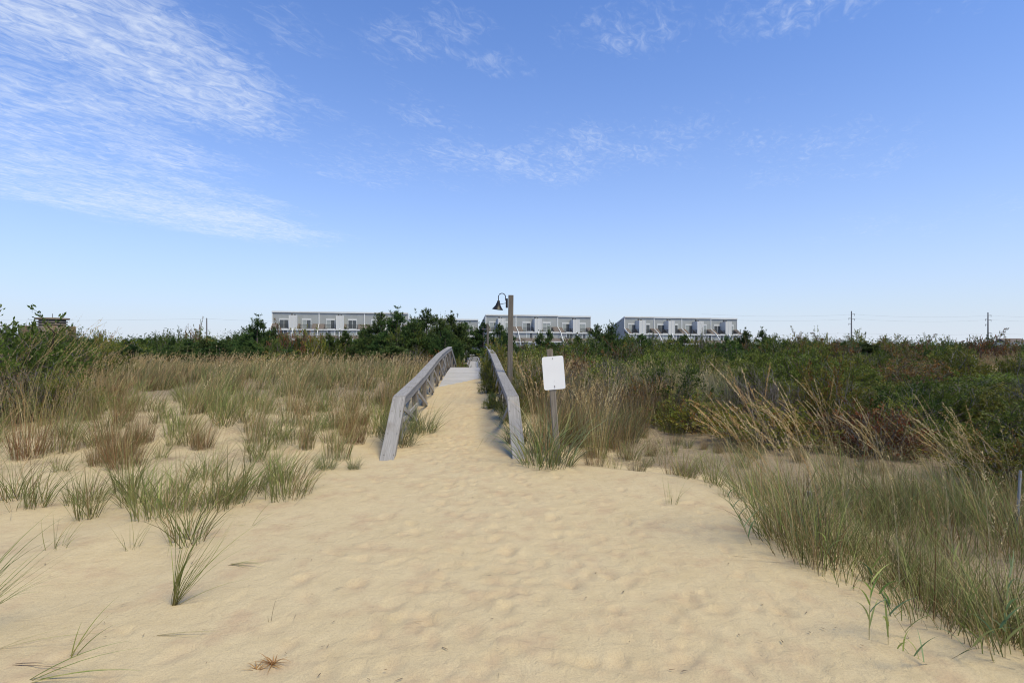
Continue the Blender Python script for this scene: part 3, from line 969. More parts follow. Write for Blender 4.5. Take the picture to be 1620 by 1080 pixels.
RAW = {}
RW = (.16, .02)      # left-dune grass is blown to the right
LW = (-.42, .10)     # right-dune grass is blown to the left
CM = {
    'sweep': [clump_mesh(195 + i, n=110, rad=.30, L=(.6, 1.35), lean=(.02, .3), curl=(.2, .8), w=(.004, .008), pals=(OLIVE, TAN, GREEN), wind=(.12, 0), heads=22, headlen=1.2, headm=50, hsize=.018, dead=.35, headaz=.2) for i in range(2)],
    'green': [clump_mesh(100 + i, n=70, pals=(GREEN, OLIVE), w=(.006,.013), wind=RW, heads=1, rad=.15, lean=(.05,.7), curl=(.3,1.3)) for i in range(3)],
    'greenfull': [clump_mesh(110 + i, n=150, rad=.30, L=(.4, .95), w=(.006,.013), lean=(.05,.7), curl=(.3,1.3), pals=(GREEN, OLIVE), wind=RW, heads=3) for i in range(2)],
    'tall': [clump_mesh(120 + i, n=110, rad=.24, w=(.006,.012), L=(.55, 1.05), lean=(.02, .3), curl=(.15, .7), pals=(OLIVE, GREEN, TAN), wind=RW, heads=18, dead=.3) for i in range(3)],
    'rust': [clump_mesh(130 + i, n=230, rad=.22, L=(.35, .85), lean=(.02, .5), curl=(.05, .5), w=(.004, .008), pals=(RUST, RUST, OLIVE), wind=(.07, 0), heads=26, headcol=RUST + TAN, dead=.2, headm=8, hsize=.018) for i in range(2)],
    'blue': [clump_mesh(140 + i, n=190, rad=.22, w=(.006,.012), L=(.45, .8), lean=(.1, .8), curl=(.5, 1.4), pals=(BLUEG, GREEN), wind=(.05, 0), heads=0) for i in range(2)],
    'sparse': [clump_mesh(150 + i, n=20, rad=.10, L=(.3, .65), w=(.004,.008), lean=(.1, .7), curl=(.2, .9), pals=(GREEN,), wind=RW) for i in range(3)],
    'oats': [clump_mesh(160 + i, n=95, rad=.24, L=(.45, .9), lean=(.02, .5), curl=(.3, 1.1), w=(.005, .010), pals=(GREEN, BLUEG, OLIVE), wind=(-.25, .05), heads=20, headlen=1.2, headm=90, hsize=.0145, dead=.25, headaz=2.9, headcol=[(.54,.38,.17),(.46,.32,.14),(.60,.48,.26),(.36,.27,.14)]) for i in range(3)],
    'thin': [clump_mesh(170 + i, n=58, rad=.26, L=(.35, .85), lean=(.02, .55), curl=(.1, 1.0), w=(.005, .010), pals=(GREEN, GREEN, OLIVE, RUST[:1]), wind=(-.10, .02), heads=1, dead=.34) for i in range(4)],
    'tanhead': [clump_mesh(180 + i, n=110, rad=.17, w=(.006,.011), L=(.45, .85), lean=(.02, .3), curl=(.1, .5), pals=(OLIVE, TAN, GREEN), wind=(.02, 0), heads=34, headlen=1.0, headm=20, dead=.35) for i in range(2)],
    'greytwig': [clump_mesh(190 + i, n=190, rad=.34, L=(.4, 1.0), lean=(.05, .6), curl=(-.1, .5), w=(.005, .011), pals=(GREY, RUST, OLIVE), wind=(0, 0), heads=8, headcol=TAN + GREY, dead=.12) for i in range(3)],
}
rc_ = random.Random(21)


def place(me, x, y, s=1.0, rz=None, name='grass_clump', label=None, cat='grass clump', group=None, sz=None, tilt=(0, 0)):
    o = link(name, me)
    o.location = (x, y, float(H(x, y)))
    o.rotation_euler = (tilt[0], tilt[1], rc_.uniform(-.5, .5) if rz is None else rz)
    o.scale = (s, s, s if sz is None else sz)
    tag(o, label, cat, group)
    return o


# clumps that can be told apart, each at its own foot: kind, picture foot, scale, label
solo = [
    ('rust', 0, 185, 722, 1.0, 'rusty brown bluestem clump with wispy stems standing alone on the left sand'),
    ('rust', 1, 48, 722, 1.1, 'dark rust coloured grass clump at the left edge, lower and wider than its neighbour'),
    ('sweep', 0, 72, 690, 1.02, 'very tall sweeping grass at the left edge, arching in front of the dark bush'),
    ('sweep', 1, 15, 680, .95, 'tall sweeping grass cut by the left edge of the picture'),
    ('sweep', 0, 130, 668, .9, 'tall sweeping grass standing between the edge clumps and the rusty clump'),
    ('greenfull', 0, 592, 688, .85, 'full green clump touching the outside of the left end board'),
    ('greenfull', 1, 556, 672, .85, 'full green clump left of the handrail, second from the end board'),
    ('greenfull', 0, 610, 655, .95, 'green clump rising to the cap of the left handrail'),
    ('blue', 0, 528, 678, .8, 'blue green clump at the open sand side of the handrail clumps'),
    ('greenfull', 1, 505, 650, .8, 'green clump farthest left of those gathered by the left handrail'),
    ('rust', 0, 225, 700, .7, 'smaller rusty clump touching the right side of the rusty brown one'),
    ('rust', 1, 158, 735, .6, 'low rusty clump spilling below the rusty brown one'),
    ('greenfull', 0, 385, 782, .8, 'green clump at the right shoulder of the near left patch, blades swept right'),
    ('green', 2, 215, 800, .85, 'green clump left of the middle of the near left patch'),
    ('green', 0, 60, 800, .85, 'short green clump near the left edge on the near sand line'),
    ('green', 1, 20, 790, .9, 'green clump cut by the left edge on the near sand line'),
    ('green', 0, 300, 655, 1.15, 'upright bright green grass clump on bare sand beyond the rusty clump'),
    ('green', 1, 352, 675, 1.1, 'green and purplish grass clump in front of the left meadow, standing on open sand'),
    ('tall', 0, 462, 672, 1.0, 'tall straw tipped clump standing on sand halfway between meadow and handrail'),
    ('green', 2, 425, 690, .75, 'small thin green tuft just left of the straw tipped clump'),
    ('greenfull', 0, 345, 800, .95, 'dense green beach grass clump, largest of the near left patch, leaning right'),
    ('greenfull', 1, 255, 815, .85, 'dense green beach grass clump at the middle of the near left patch'),
    ('green', 1, 295, 858, .95, 'green tuft at the front edge of the near left patch, above the lone tuft'),
    ('green', 0, 140, 818, .80, 'short mixed green tuft at the left end of the near left patch'),
    ('green', 2, 440, 760, .75, 'narrow upright green tuft at the right end of the near left patch'),
    ('sparse', 0, 207, 868, .6, 'few blade sprig poking from sand below the near left patch'),
    ('sparse', 1, 88, 868, .7, 'thin leaning sprig on bare sand at the left, below the short tuft'),
    ('blue', 0, 515, 742, .50, 'low spreading green tuft on sand left of the handrail foot'),
    ('sparse', 2, 487, 752, .8, 'two or three thin blades standing beside the low spreading tuft'),
    ('blue', 1, 560, 742, .33, 'smallest low green tuft close against the left handrail foot'),
    ('blue', 0, 668, 684, 1.05, 'round blue green clump on the path side of the left handrail'),
    ('blue', 1, 632, 705, 1.1, 'blue green clump growing behind the left sloping end board'),
    ('blue', 0, 866, 736, 1.55, 'thick blue green clump at the foot of the right handrail and sign post'),
    ('tanhead', 0, 862, 716, 1.3, 'tall tan plumed clump between right handrail and sign post'),
    ('tanhead', 1, 945, 722, 1.0, 'tan plumed clump just right of the sign post'),
    ('tanhead', 0, 915, 705, 1.0, 'straw coloured clump behind the sign post'),
    ('blue', 1, 820, 700, .95, 'arching clump leaning over the sand from the right handrail'),
    ('blue', 0, 812, 668, 1.0, 'arching clump higher up the right handrail, bent across the path'),
    ('blue', 1, 800, 650, .75, 'tuft bent over the sand beside the right handrail, below the leafy bush'),
    ('sparse', 1, 905, 738, .45, 'single dark sprig on the sand lip right of the sign'),
    ('sparse', 0, 1063, 797, .62, 'wispy seedling standing alone on open sand right of the path'),
    ('green', 1, 1000, 728, .7, 'pale green clump on the sand lip midway to the tall oats'),
    ('green', 2, 1085, 755, .7, 'green clump at the bend of the sand lip'),
    ('oats', 0, 1235, 850, 1.12, 'tall wind bent clump with golden plumes, foremost on the right sand edge'),
    ('oats', 1, 1300, 830, 1.1, 'tall golden plumed clump just behind the foremost one on the right'),
    ('oats', 2, 1275, 885, .95, 'green stemmed clump spilling over the right sand edge'),
    ('oats', 1, 1415, 815, .95, 'golden plumed clump right of the sunken post stub'),
    ('oats', 2, 1520, 820, 1.0, 'arching plumed clump near the pale metal stake'),
    ('oats', 0, 1580, 850, .95, 'plumed clump below the pale metal stake'),
    ('oats', 2, 1180, 790, .9, 'low golden plumed clump at the left tip of the right bank'),
    ('oats', 0, 1330, 780, 1.1, 'golden plumed clump behind, nearest the dark shrubs'),
]
for kd, i, px, py, s, lab in solo:
    x, y = hit(px, py)
    place(CM[kd][i], x, y, s, label=lab, group=None)

# the near meadow and bank clumps that one can count but hardly tell apart
KL = {'green': 'bright green grass clump', 'greenfull': 'full green beach grass clump', 'tall': 'straw tipped tall grass clump', 'sparse': 'thin few bladed grass sprig',
      'rust': 'rusty brown grass clump', 'thin': 'thin stemmed green grass clump', 'oats': 'golden plumed grass clump', 'tanhead': 'tan plumed grass clump', 'greytwig': 'grey twiggy grass clump', 'blue': 'blue green grass clump'}


def zone(kinds, n, test, s, where, seed, xr, yr, cl=0.0, sep=.18, merge=None):
    r = np.random.default_rng(seed); pts = []; tries = 0; g = Geo()
    while len(pts) < n and tries < n * 80:
        tries += 1
        x = r.uniform(*xr); y = r.uniform(*yr)
        if not test(x, y): continue
        if cl and wob(np.array(x), np.array(y), 1.6, seed % 40) < cl: continue
        if any((x - a) ** 2 + (y - c) ** 2 < sep ** 2 for a, c in pts[-200:]): continue
        pts.append((x, y))
        kd = kinds[r.integers(len(kinds))]; ms = CM[kd]; me = ms[r.integers(len(ms))]
        sc_, rz = r.uniform(*s), r.uniform(-.7, .7)
        if merge:
            V, Q, C = RAW[me.name]
            ca, sa = math.cos(rz), math.sin(rz)
            V2 = np.stack([(V[:, 0] * ca - V[:, 1] * sa) * sc_ + x, (V[:, 0] * sa + V[:, 1] * ca) * sc_ + y, V[:, 2] * sc_ + float(H(x, y))], -1)
            g.add(V2, Q, C * r.uniform(.68, 1.22))
        else:
            pxx = 810 + F * x / y
            wh = where + ((' beside the left edge' if pxx < 130 else ' behind the dense near patch' if pxx < 330 else ' toward the left handrail') if x < 0 else (' near the sign' if pxx < 1100 else ' beyond the tall plumes'))
            place(me, x, y, sc_, rz, label=f'{KL[kd]} {wh}', group=f'{KL[kd]}s {wh}')
    if merge:
        o = link(merge, g.mesh(merge, M['grass'])); tag(o, where, None, None, 'stuff')


def inview(x, y, m=.08): return abs(x) < (.942 + m) * y + .3


def leftfield(x, y): return inview(x, y) and x < cxl(y) - 1.35
zone(['green', 'green', 'tall', 'sparse', 'greenfull', 'green', 'green', 'sparse', 'rust'], 66, lambda x, y: leftfield(x, y) and y < 8.8 and x < -2.4 and y > 5.0 + .30 * (x + 5), (.5, .92),
     'on open left sand', 301, (-9, -1.5), (3.6, 9.4), .05, .42)
zone(['tall', 'green', 'green', 'greenfull', 'greenfull', 'green', 'rust', 'tanhead', 'green', 'green', 'greenfull'], 100, lambda x, y: leftfield(x, y) and y > 8.2, (.6, 1.0),
     'at the meadow front', 302, (-13, -1.5), (8.2, 13.5), .03, .52)
def rightbank(x, y): return inview(x, y) and edge_d(x, y) > .10 and y < 7.0
zone(['thin', 'thin', 'thin', 'green', 'thin', 'thin', 'sparse'], 165, lambda x, y: rightbank(x, y) and y < 6.8 and (y < 5.6 or x > 3), (.55, .95),
     'dense thin green grass covering the right bank beyond the sand edge', 303, (1.9, 7), (2.3, 6.8), -.28, .14, 'bank_grass')
zone(['thin', 'sparse', 'sparse', 'green', 'thin'], 50, lambda x, y: inview(x, y) and edge_d(x, y) > .1 and x > 1.5, (.5, .8),
     'in the sandy right hollow', 304, (1.5, 7.5), (5.0, 9.0), 0, .3)
zone(['greytwig', 'sparse', 'thin', 'rust', 'sparse', 'green'], 95, lambda x, y: inview(x, y) and edge_d(x, y) > .35 and y < 1.4 + np.interp(x, [1.5, 3, 4, 5, 6, 9], [11, 9.6, 8.4, 7.4, 6.0, 5.6]), (.22, .48),
     'low mixed brown and green cover creeping over the sandy hollow', 306, (1.0, 7.5), (5.6, 11.5), .02, .2, 'low_ground_cover')
zone(['tanhead', 'greytwig', 'green', 'greenfull', 'greytwig', 'greytwig', 'blue'], 66, lambda x, y: x > cxl(y) + 1.5 and y > np.interp(x, [0, 1.6, 2.2, 4.5], [8.0, 8.6, 10, 11.2]), (.75, 1.1),
     'mixed tan and grey grass on the bank behind the sign', 305, (-.2, 4.4), (8.0, 13.5), 0, .28, 'bank_grass')


# far-off meadow grass that reads as one mass
def meadow(name, label, seed, n, xr, yr, test, pals, heads, L=(.4, .85), wind=RW, K=3, nb=16, w=(.010, .020), hs=.035):
    r = np.random.default_rng(seed); g = Geo(); P = []
    while len(P) < n:
        x = r.uniform(*xr, 500); y = r.uniform(*yr, 500)
        for a, c in zip(x, y):
            if test(a, c): P.append((a, c))
    P = np.array(P[:n]); z = H(P[:, 0], P[:, 1])
    N = n * nb
    rad = np.repeat(.16 * np.ones(n), nb) * np.sqrt(r.random(N)); a = r.uniform(0, 6.283, N)
    P0 = np.stack([np.repeat(P[:, 0], nb) + rad * np.cos(a), np.repeat(P[:, 1], nb) + rad * np.sin(a), np.repeat(z, nb) - .03], -1)
    allp = [p for q in pals for p in q]
    C0 = (np.repeat(pal(n, allp, None, .22, r), nb, 0) * .65 + pal(N, allp, None, .3, r) * .35) * r.uniform(.55, 1.25, (N, 1))
    th0 = r.uniform(.02, .4, N)
    Ls = r.uniform(*L, N) * np.repeat(r.uniform(.7, 1.15, n), nb)
    ribbons(g, P0, a, Ls, th0, th0 + r.uniform(.1, .8, N), r.uniform(*w, N), C0 * .45, C0 * .95 + .03, r, K, wind)  # blade bases coloured darker to paint shade deep in the grass
    if heads:
        k = int(n * heads); ii = r.integers(0, n, k)
        P1 = np.stack([P[ii, 0] + r.normal(0, .1, k), P[ii, 1] + r.normal(0, .1, k), z[ii]], -1)
        C1 = pal(k, TAN, None, .15, r)
        pts = ribbons(g, P1, r.uniform(0, 6.283, k), r.uniform(L[1] * .85, L[1] * 1.4, k), r.uniform(.02, .2, k), r.uniform(.2, .8, k), np.full(k, w[0] * .8), C1 * .85, C1, r, 3, wind)
        seedheads(g, pts, C1, r, 9, hs, .28)
    o = link(name, g.mesh(name, M['grass']))
    tag(o, label, None, None, 'stuff')
    return o


meadow('meadow_grass', 'straw and green dune meadow grass filling the left dune up to the dark pines', 401, 2000, (-26, 0), (10.5, 25),
       lambda x, y: inview(x, y) and x < cxl(y) - 1.25 and wob(np.array(x), np.array(y), 2.2, 6) > np.interp(y, [10.5, 13, 15, 19], [.35, .16, -.05, -.5]), (OLIVE, TAN, GREEN, GREEN, RUST), 1.6, (.28, .66), RW, 3, 22)
meadow('bank_grass', 'mixed tan and grey grass behind the sign on the right of the boardwalk', 402, 1000, (-2, 10), (12, 20),
       lambda x, y: inview(x, y) and x > cxl(y) + 1.3 and x < .42 * y, (TAN, GREY, OLIVE, GREEN, GREY), .7, (.45, .95), (-.1, 0))
meadow('dune_grass', 'tan grass on the distant dune at the right edge', 403, 900, (19, 40), (26, 34),
       lambda x, y: inview(x, y) and H(x, y) > -.1, (TAN, OLIVE), .8, (.3, .6), (-.1, 0), 3, 10)


# ------------------------------------------------------------------ lone sprigs lying on the near sand, built one by one
def sprig(name, px, py, blades, label, cat='grass tuft', w=.005, cols=GREEN, z=.0, seed=0):
    """blades: (length, azimuth deg (0 = right, 90 = away), start lean deg, end lean deg)"""
    r = np.random.default_rng(seed + 900)
    g = Geo(); n = len(blades); B_ = np.array(blades, dtype=float)
    C0 = pal(n, cols, None, .15, r)
    base = np.array([[.30, .14, .08]]) * .8
    P0 = r.normal(0, .008, (n, 3)); P0[:, 2] = -.015
    ribbons(g, P0, np.radians(B_[:, 1]), B_[:, 0], np.radians(B_[:, 2]), np.radians(B_[:, 3]), np.full(n, w), C0 * .45 + base * .55, C0, r, 7, (0, 0), .45, .08)
    x, y = hit(px, py)
    o = link(name, g.mesh(name, M['grass'])); o.location = (x, y, float(H(x, y)) + z)
    tag(o, label, cat)
    return o


r7 = random.Random(7)
sprig('grass_tuft', 275, 958, [(r7.uniform(.45, .80), r7.uniform(-18, 40), r7.uniform(2, 42), r7.uniform(18, 80)) for _ in range(34)] + [(.5, 5, 60, 88), (.45, 150, 3, 14), (.5, 110, 2, 10), (.40, 60, 4, 10)], 'lone green tuft with reddish base fanning right on the near left sand', seed=1, w=.0075)
sprig('grass_tuft', -75, 1010, [(r7.uniform(.55, .95), r7.uniform(-15, 45), r7.uniform(18, 50), r7.uniform(45, 88)) for _ in range(26)], 'long bladed tuft reaching into the picture from the left edge', seed=2, w=.0085)
sprig('grass_tuft', -15, 1028, [(.75, -4, 72, 96), (.62, 4, 74, 98), (.4, 20, 70, 92)], 'flattened blades lying on sand at the bottom left edge', seed=3)
sprig('grass_tuft', 113, 1037, [(.42, 12, 35, 66), (.38, 22, 25, 52), (.20, 40, 8, 22), (.3, 5, 40, 70)], 'small four bladed sprig rising from sand near the bottom left corner', seed=4, w=.008)
sprig('grass_tuft', 40, 1077, [(.62, 8, 66, 92), (.6, -2, 72, 95), (.55, 3, 78, 96), (.5, 14, 60, 88)], 'broad flattened blades in the bottom left corner', seed=5, w=.013)
sprig('grass_tuft', 365, 893, [(.30, -12, 74, 95), (.34, -20, 78, 96), (.28, 0, 76, 94), (.2, -25, 80, 94), (.26, -8, 80, 96)], 'green tuft lying flat on sand right of the lone tuft', seed=6, z=.014, w=.009)
sprig('grass_tuft', 243, 1006, [(.38, -1, 82, 93), (.34, 3, 84, 93), (.30, -4, 84, 93)], 'pale pair of blades lying flat below the lone tuft', seed=7, cols=[(.33, .34, .13)], z=.014, w=.009)
sprig('grass_tuft', 426, 984, [(.16, 20, 5, 22), (.05, 120, 20, 50)], 'single upright brown green blade on open sand', seed=8, cols=[(.18, .14, .06)], w=.010)
sprig('grass_tuft', 398, 832, [(.38, 35, 30, 62), (.30, 25, 50, 80), (.2, 180, 75, 92)], 'leaning blades on sand right of the near left patch', seed=9)
sprig('grass_tuft', 470, 833, [(.40, 6, 72, 94), (.3, 178, 78, 92), (.22, 150, 76, 92)], 'brownish blades lying on sand toward the path', seed=10, cols=[(.25, .20, .09), (.19, .20, .08)])
sprig('dry_grass', 430, 1052, [(r7.uniform(.06, .15), r7.uniform(0, 360), r7.uniform(45, 80), r7.uniform(80, 120)) for _ in range(26)], 'tangle of dry golden grass lying on sand, centre of the lower left', 'dry grass', w=.008, cols=[(.48, .29, .09), (.40, .22, .07)], seed=11, z=.015)
sprig('dry_grass', 408, 1060, [(r7.uniform(.05, .10), r7.uniform(0, 360), r7.uniform(45, 80), r7.uniform(80, 110)) for _ in range(12)], 'smaller wisp of dry golden grass beside the tangle', 'dry grass', w=.007, cols=[(.42, .26, .09)], seed=12, z=.012)
sprig('twig', 12, 1050, [(.45, -6, 86, 92), (.3, 2, 86, 92)], 'thin dark twig lying on sand at the left', 'twig', w=.006, cols=[(.08, .06, .05)], seed=13, z=.012)
sprig('twig', 1145, 880, [(.22, -15, 84, 96)], 'curved brown stem lying on sand before the right bank', 'twig', w=.005, cols=[(.16, .09, .05)], seed=14, z=.012)
sprig('twig', 1100, 655, [(.35, 0, 80, 95), (.4, 160, 2, 5)], 'pale crossed sticks standing before the shrubs', 'twig', w=.016, cols=[(.50, .40, .27)], seed=15)


# reeds with broad leaves on the lower right edge
def reed(px, py, h, nl, label, seed, lean=0.0, flat=False):
    r = np.random.default_rng(seed); g = Geo()
    C0 = pal(1, GREEN, None, .1, r)
    pts = ribbons(g, np.zeros((1, 3)), np.array([math.pi if lean < 0 else 0.]), np.array([h]), np.array([abs(lean)]), np.array([abs(lean) + .15]), np.array([.008]), np.array([[.32, .26, .14]]), C0, r, 6)
    t = np.linspace(.18, .98, nl); K = 6
    i = np.minimum((t * K).astype(int), K - 1); w = (t * K - i)[:, None]
    P = pts[0][i] * (1 - w) + pts[0][i + 1] * w
    az = np.where(np.arange(nl) % 2 == 0, 0, math.pi) + r.normal(0, .6, nl)
    cc = pal(nl, GREEN + BLUEG, None, .12, r)
    ribbons(g, P, az, r.uniform(.16, .30, nl) * (1.1 - .4 * t), r.uniform(.3, .7, nl), r.uniform(1.1, 1.9, nl), r.uniform(.011, .018, nl), cc, cc * .9 + .02, r, 6, (0, 0), 1, .3)
    x, y = hit(px, py)
    o = link('reed', g.mesh('reed', M['grass'])); o.location = (x, y, float(H(x, y)) - .01); o.rotation_euler = (0, 0, r.uniform(-.5, .5))
    tag(o, label, 'reed')


reed(1375, 1012, .42, 9, 'leafy green reed seedling rising from bare sand before the right bank', 1)
reed(1405, 1022, .30, 5, 'slender reed seedling just right of the leafy one', 2)
reed(1440, 1010, .30, 6, 'reed seedling with drooping leaves near the bank edge', 3, -.5)
reed(1500, 1045, .36, 8, 'reed sprawling over sand near the bottom right corner', 4, .9)
reed(1470, 1052, .30, 6, 'reed lying leftward across the sand near the bottom right corner', 5, -1.0)
reed(1590, 1042, .5, 8, 'upright reed at the right edge of the picture, lowest of all', 6)
reed(1505, 985, .45, 8, 'reed at the front of the thin grass, above the sprawling one', 7)
reed(1320, 905, .42, 7, 'reed standing at the foot of the golden plumed clumps', 8, -.2)
reed(1190, 862, .45, 9, 'reed with dark drooping leaves leaning over the left end of the right bank', 9, -.4)

# bits of litter on the sand
r = np.random.default_rng(77); g = Geo()
n = 420
yy = 2.4 + 11 * r.random(n) ** 1.2; xx = r.uniform(-1, 1, n) * (.95 * yy)
keep = (edge_d(xx, yy) < .5); xx, yy = xx[keep], yy[keep]; n = len(xx)
Pz = H(xx, yy) + .006
az = r.uniform(0, 6.28, n)
ribbons(g, np.stack([xx, yy, Pz + .006], -1), az, r.choice([.02, .035, .05, .09], n, p=[.5, .3, .15, .05]), np.full(n, 1.45), np.full(n, 1.7), r.uniform(.004, .010, n), pal(n, [(.10, .07, .05), (.05, .04, .035), (.28, .18, .10)], None, .2, r), pal(n, [(.10, .07, .05), (.20, .13, .08)], None, .2, r), r, 3)
n = 5200
yy = 5 + 9 * r.random(n); xx = r.uniform(-1, 1, n) * (.98 * yy)
xx = np.where(r.random(n) < .35, r.uniform(1.2, 6.5, n), xx)
keep = (np.abs(xx - cxl(yy)) > 1.5) & ((edge_d(xx, yy) > .4) | (xx < -2)); xx, yy = xx[keep], yy[keep]; n = len(xx)
ribbons(g, np.stack([xx, yy, H(xx, yy) + .012], -1), r.uniform(0, 6.28, n), r.uniform(.05, .3, n), r.uniform(1.2, 1.5, n), r.uniform(1.5, 1.8, n), r.uniform(.003, .006, n), pal(n, GREY + [(.1, .07, .05)], None, .2, r), pal(n, GREY + TAN, None, .2, r), r, 3)
o = link('plant_litter', g.mesh('plant_litter', M['grass'])); tag(o, 'scattered dark plant bits and dead stems lying on the sand', None, None, 'stuff')


# ------------------------------------------------------------------ shrubs
def curve_sticks(g, P0, P1, rad0, rad1, col, r, K=4, bend=.12):
    """thin tapered 3-sided stems from P0 to P1"""
    n = len(P0); t = np.linspace(0, 1, K + 1)
    L = np.linalg.norm(P1 - P0, axis=1)
    bv = r.normal(0, 1, (n, 3)) * (L * bend)[:, None]; bv[:, 2] = np.abs(bv[:, 2])
    pts = P0[:, None] * (1 - t)[None, :, None] + P1[:, None] * t[None, :, None] + bv[:, None] * (np.sin(t * math.pi))[None, :, None]
    rad = (rad0[:, None] * (1 - t) + rad1[:, None] * t)[..., None]
    offs = [np.array([1, 0, 0]), np.array([-.5, .87, .3]), np.array([-.5, -.87, -.3])]
    V = np.stack([pts + o_ * rad for o_ in offs], 2).reshape(-1, 3)
    bs = (np.arange(n) * (K + 1) * 3)[:, None] + (np.arange(K) * 3)[None, :]
    Q = np.concatenate([np.stack([bs + a, bs + (a + 1) % 3, bs + 3 + (a + 1) % 3, bs + 3 + a], -1).reshape(-1, 4) for a in range(3)])
    g.add(V, Q, np.repeat(col, (K + 1) * 3, 0))
    return pts


def shrub_meshes(seed, nleaf=6500, ntwig=95, leaf=(.042, .072), cols=None, w=None, bare=0.0, hh=.62, ratio=.42):
    """unit shrub about 1 m in radius and 1.25 m high"""
    r = np.random.default_rng(seed)
    gs, gl = Geo(), Geo()
    n = ntwig
    az = r.uniform(0, 6.283, n); el = np.arcsin(r.uniform(.02, 1, n))
    lump = 1 + .16 * np.sin(3 * az + seed) + .12 * np.sin(5 * az + 2 * el * 3 + seed * 2) + r.normal(0, .09, n)
    dirs = np.stack([np.cos(el) * np.cos(az), np.cos(el) * np.sin(az), np.sin(el)], -1)
    P1 = dirs * lump[:, None] * np.array([1, 1, 1.18]) * .9 + np.array([0, 0, .08])
    P0 = np.stack([.18 * r.normal(0, 1, n), .18 * r.normal(0, 1, n), np.zeros(n)], -1)
    colS = pal(n, [(.10, .08, .06), (.17, .15, .13), (.22, .20, .18)], None, .15, r)
    pts = curve_sticks(gs, P0, P1, np.full(n, .018), np.full(n, .004), colS, r, 5, .10)
    # side twigs
    m = 5; ii = np.repeat(np.arange(n), m); tt = r.uniform(.45, .98, n * m)
    f = tt * 5; i = np.minimum(f.astype(int), 4); ww = (f - i)[:, None]
    S0 = pts[ii, i] * (1 - ww) + pts[ii, i + 1] * ww
    out = S0 / (np.linalg.norm(S0, axis=1, keepdims=True) + 1e-6)
    dv = out * .7 + r.normal(0, .55, (n * m, 3)); dv[:, 2] += .35
    dv /= np.linalg.norm(dv, axis=1, keepdims=True)
    S1 = S0 + dv * r.uniform(.12, .34, (n * m, 1))
    S1[:, 2] = np.maximum(S1[:, 2], .02)
    sp = curve_sticks(gs, S0, S1, np.full(n * m, .0055), np.full(n * m, .002), np.repeat(colS, m, 0) * 1.05, r, 2, .08)
    leafy = r.random(n * m) > bare
    idx_ = np.nonzero(leafy)[0]
    if len(idx_) and nleaf:
        k = r.choice(idx_, nleaf); t = r.random(nleaf) ** .7
        P = S0[k] * (1 - t)[:, None] + S1[k] * t[:, None] + r.normal(0, .022, (nleaf, 3))
        P[:, 2] = np.maximum(P[:, 2], .01)
        tw = pal(n * m, cols, w, .10, r)
        C = tw[k] * .65 + pal(nleaf, cols, w, .2, r) * .35
        L = r.uniform(leaf[0], leaf[1], nleaf)
        leaves(gl, P, L, L * ratio, C, r, .35, dv[k])
    return gs.mesh('stems', M['grass']), (gl.mesh('foliage', M['leaf']) if gl.n else None)


LG = [(.115, .148, .024), (.150, .175, .032), (.080, .110, .021), (.20, .215, .042)]
LY = [(.24, .22, .036), (.18, .18, .032), (.29, .23, .038)]
LR = [(.22, .085, .026), (.15, .062, .024), (.27, .13, .032)]
LB = [(.16, .115, .06), (.20, .155, .09), (.11, .085, .045)]
SM = {
    'green': [shrub_meshes(200 + i, 8500, cols=LG + LY[:1]) for i in range(3)],
    'yellow': [shrub_meshes(210 + i, 7500, cols=LG + LY + LR[:1]) for i in range(2)],
    'red': [shrub_meshes(220 + i, 7000, cols=LR + LB + LG[:1]) for i in range(2)],
    'grey': [shrub_meshes(230 + i, 3200, 150, cols=LB + LG, bare=.5, leaf=(.03, .05)) for i in range(2)],
    'bright': [shrub_meshes(250 + i, 8500, cols=[(.165, .205, .034), (.125, .165, .028), (.21, .24, .045), (.10, .14, .025)]) for i in range(2)],
    'dark': [shrub_meshes(240 + i, 9000, cols=[(.058, .090, .017), (.078, .112, .020), (.11, .140, .028)], leaf=(.045, .075)) for i in range(3)],
}
SL = {
    'green': ('dense green leaved shrub in the thicket', 'green shrubs in the thicket'),
    'yellow': ('yellowish green shrub in the thicket', 'yellowish shrubs in the thicket'),
    'red': ('reddish brown autumn shrub in the thicket', 'reddish shrubs in the thicket'),
    'grey': ('half bare grey twigged shrub in the thicket', 'bare grey shrubs in the thicket'),
    'dark': ('dark evergreen shrub in the thicket', 'dark evergreen shrubs in the thicket'),
}
WHERE = None


def shrub(kd, x, y, rad, h, label=None, group=None, r=rng):
    ms = SM[kd]; st, fo = ms[int(r.integers(len(ms)))]
    root = empty('shrub', (x, y, float(H(x, y)) - .05), float(r.uniform(0, 6.28)))
    root.scale = (rad, rad * float(r.uniform(.85, 1.1)), h / 1.25)
    tag(root, label, 'shrub', group)
    link('stems', st, root)
    if fo: link('foliage', fo, root)
    return root


# how high the thicket on the right stands (world z of its upper envelope)
def env_right(x, y):
    return float(.36 * wob(np.array(x), np.array(y), 5.2, 25) * (8 < y < 40)) + float(np.interp(y, [6, 7.5, 9, 11, 12.5, 14, 16, 19, 22, 25, 30, 45, 70, 120], [.18, .42, .72, 1.02, .95, .42, .55, 1.25, 1.42, .95, 1.45, 1.95, 2.9, 4.6]))


rs = np.random.default_rng(500)
placed = []
def try_place(x, y, rad, k=.66):
    for (a, c, q) in placed:
        if (x - a) ** 2 + (y - c) ** 2 < (k * (rad + q)) ** 2: return False
    placed.append((x, y, rad)); return True


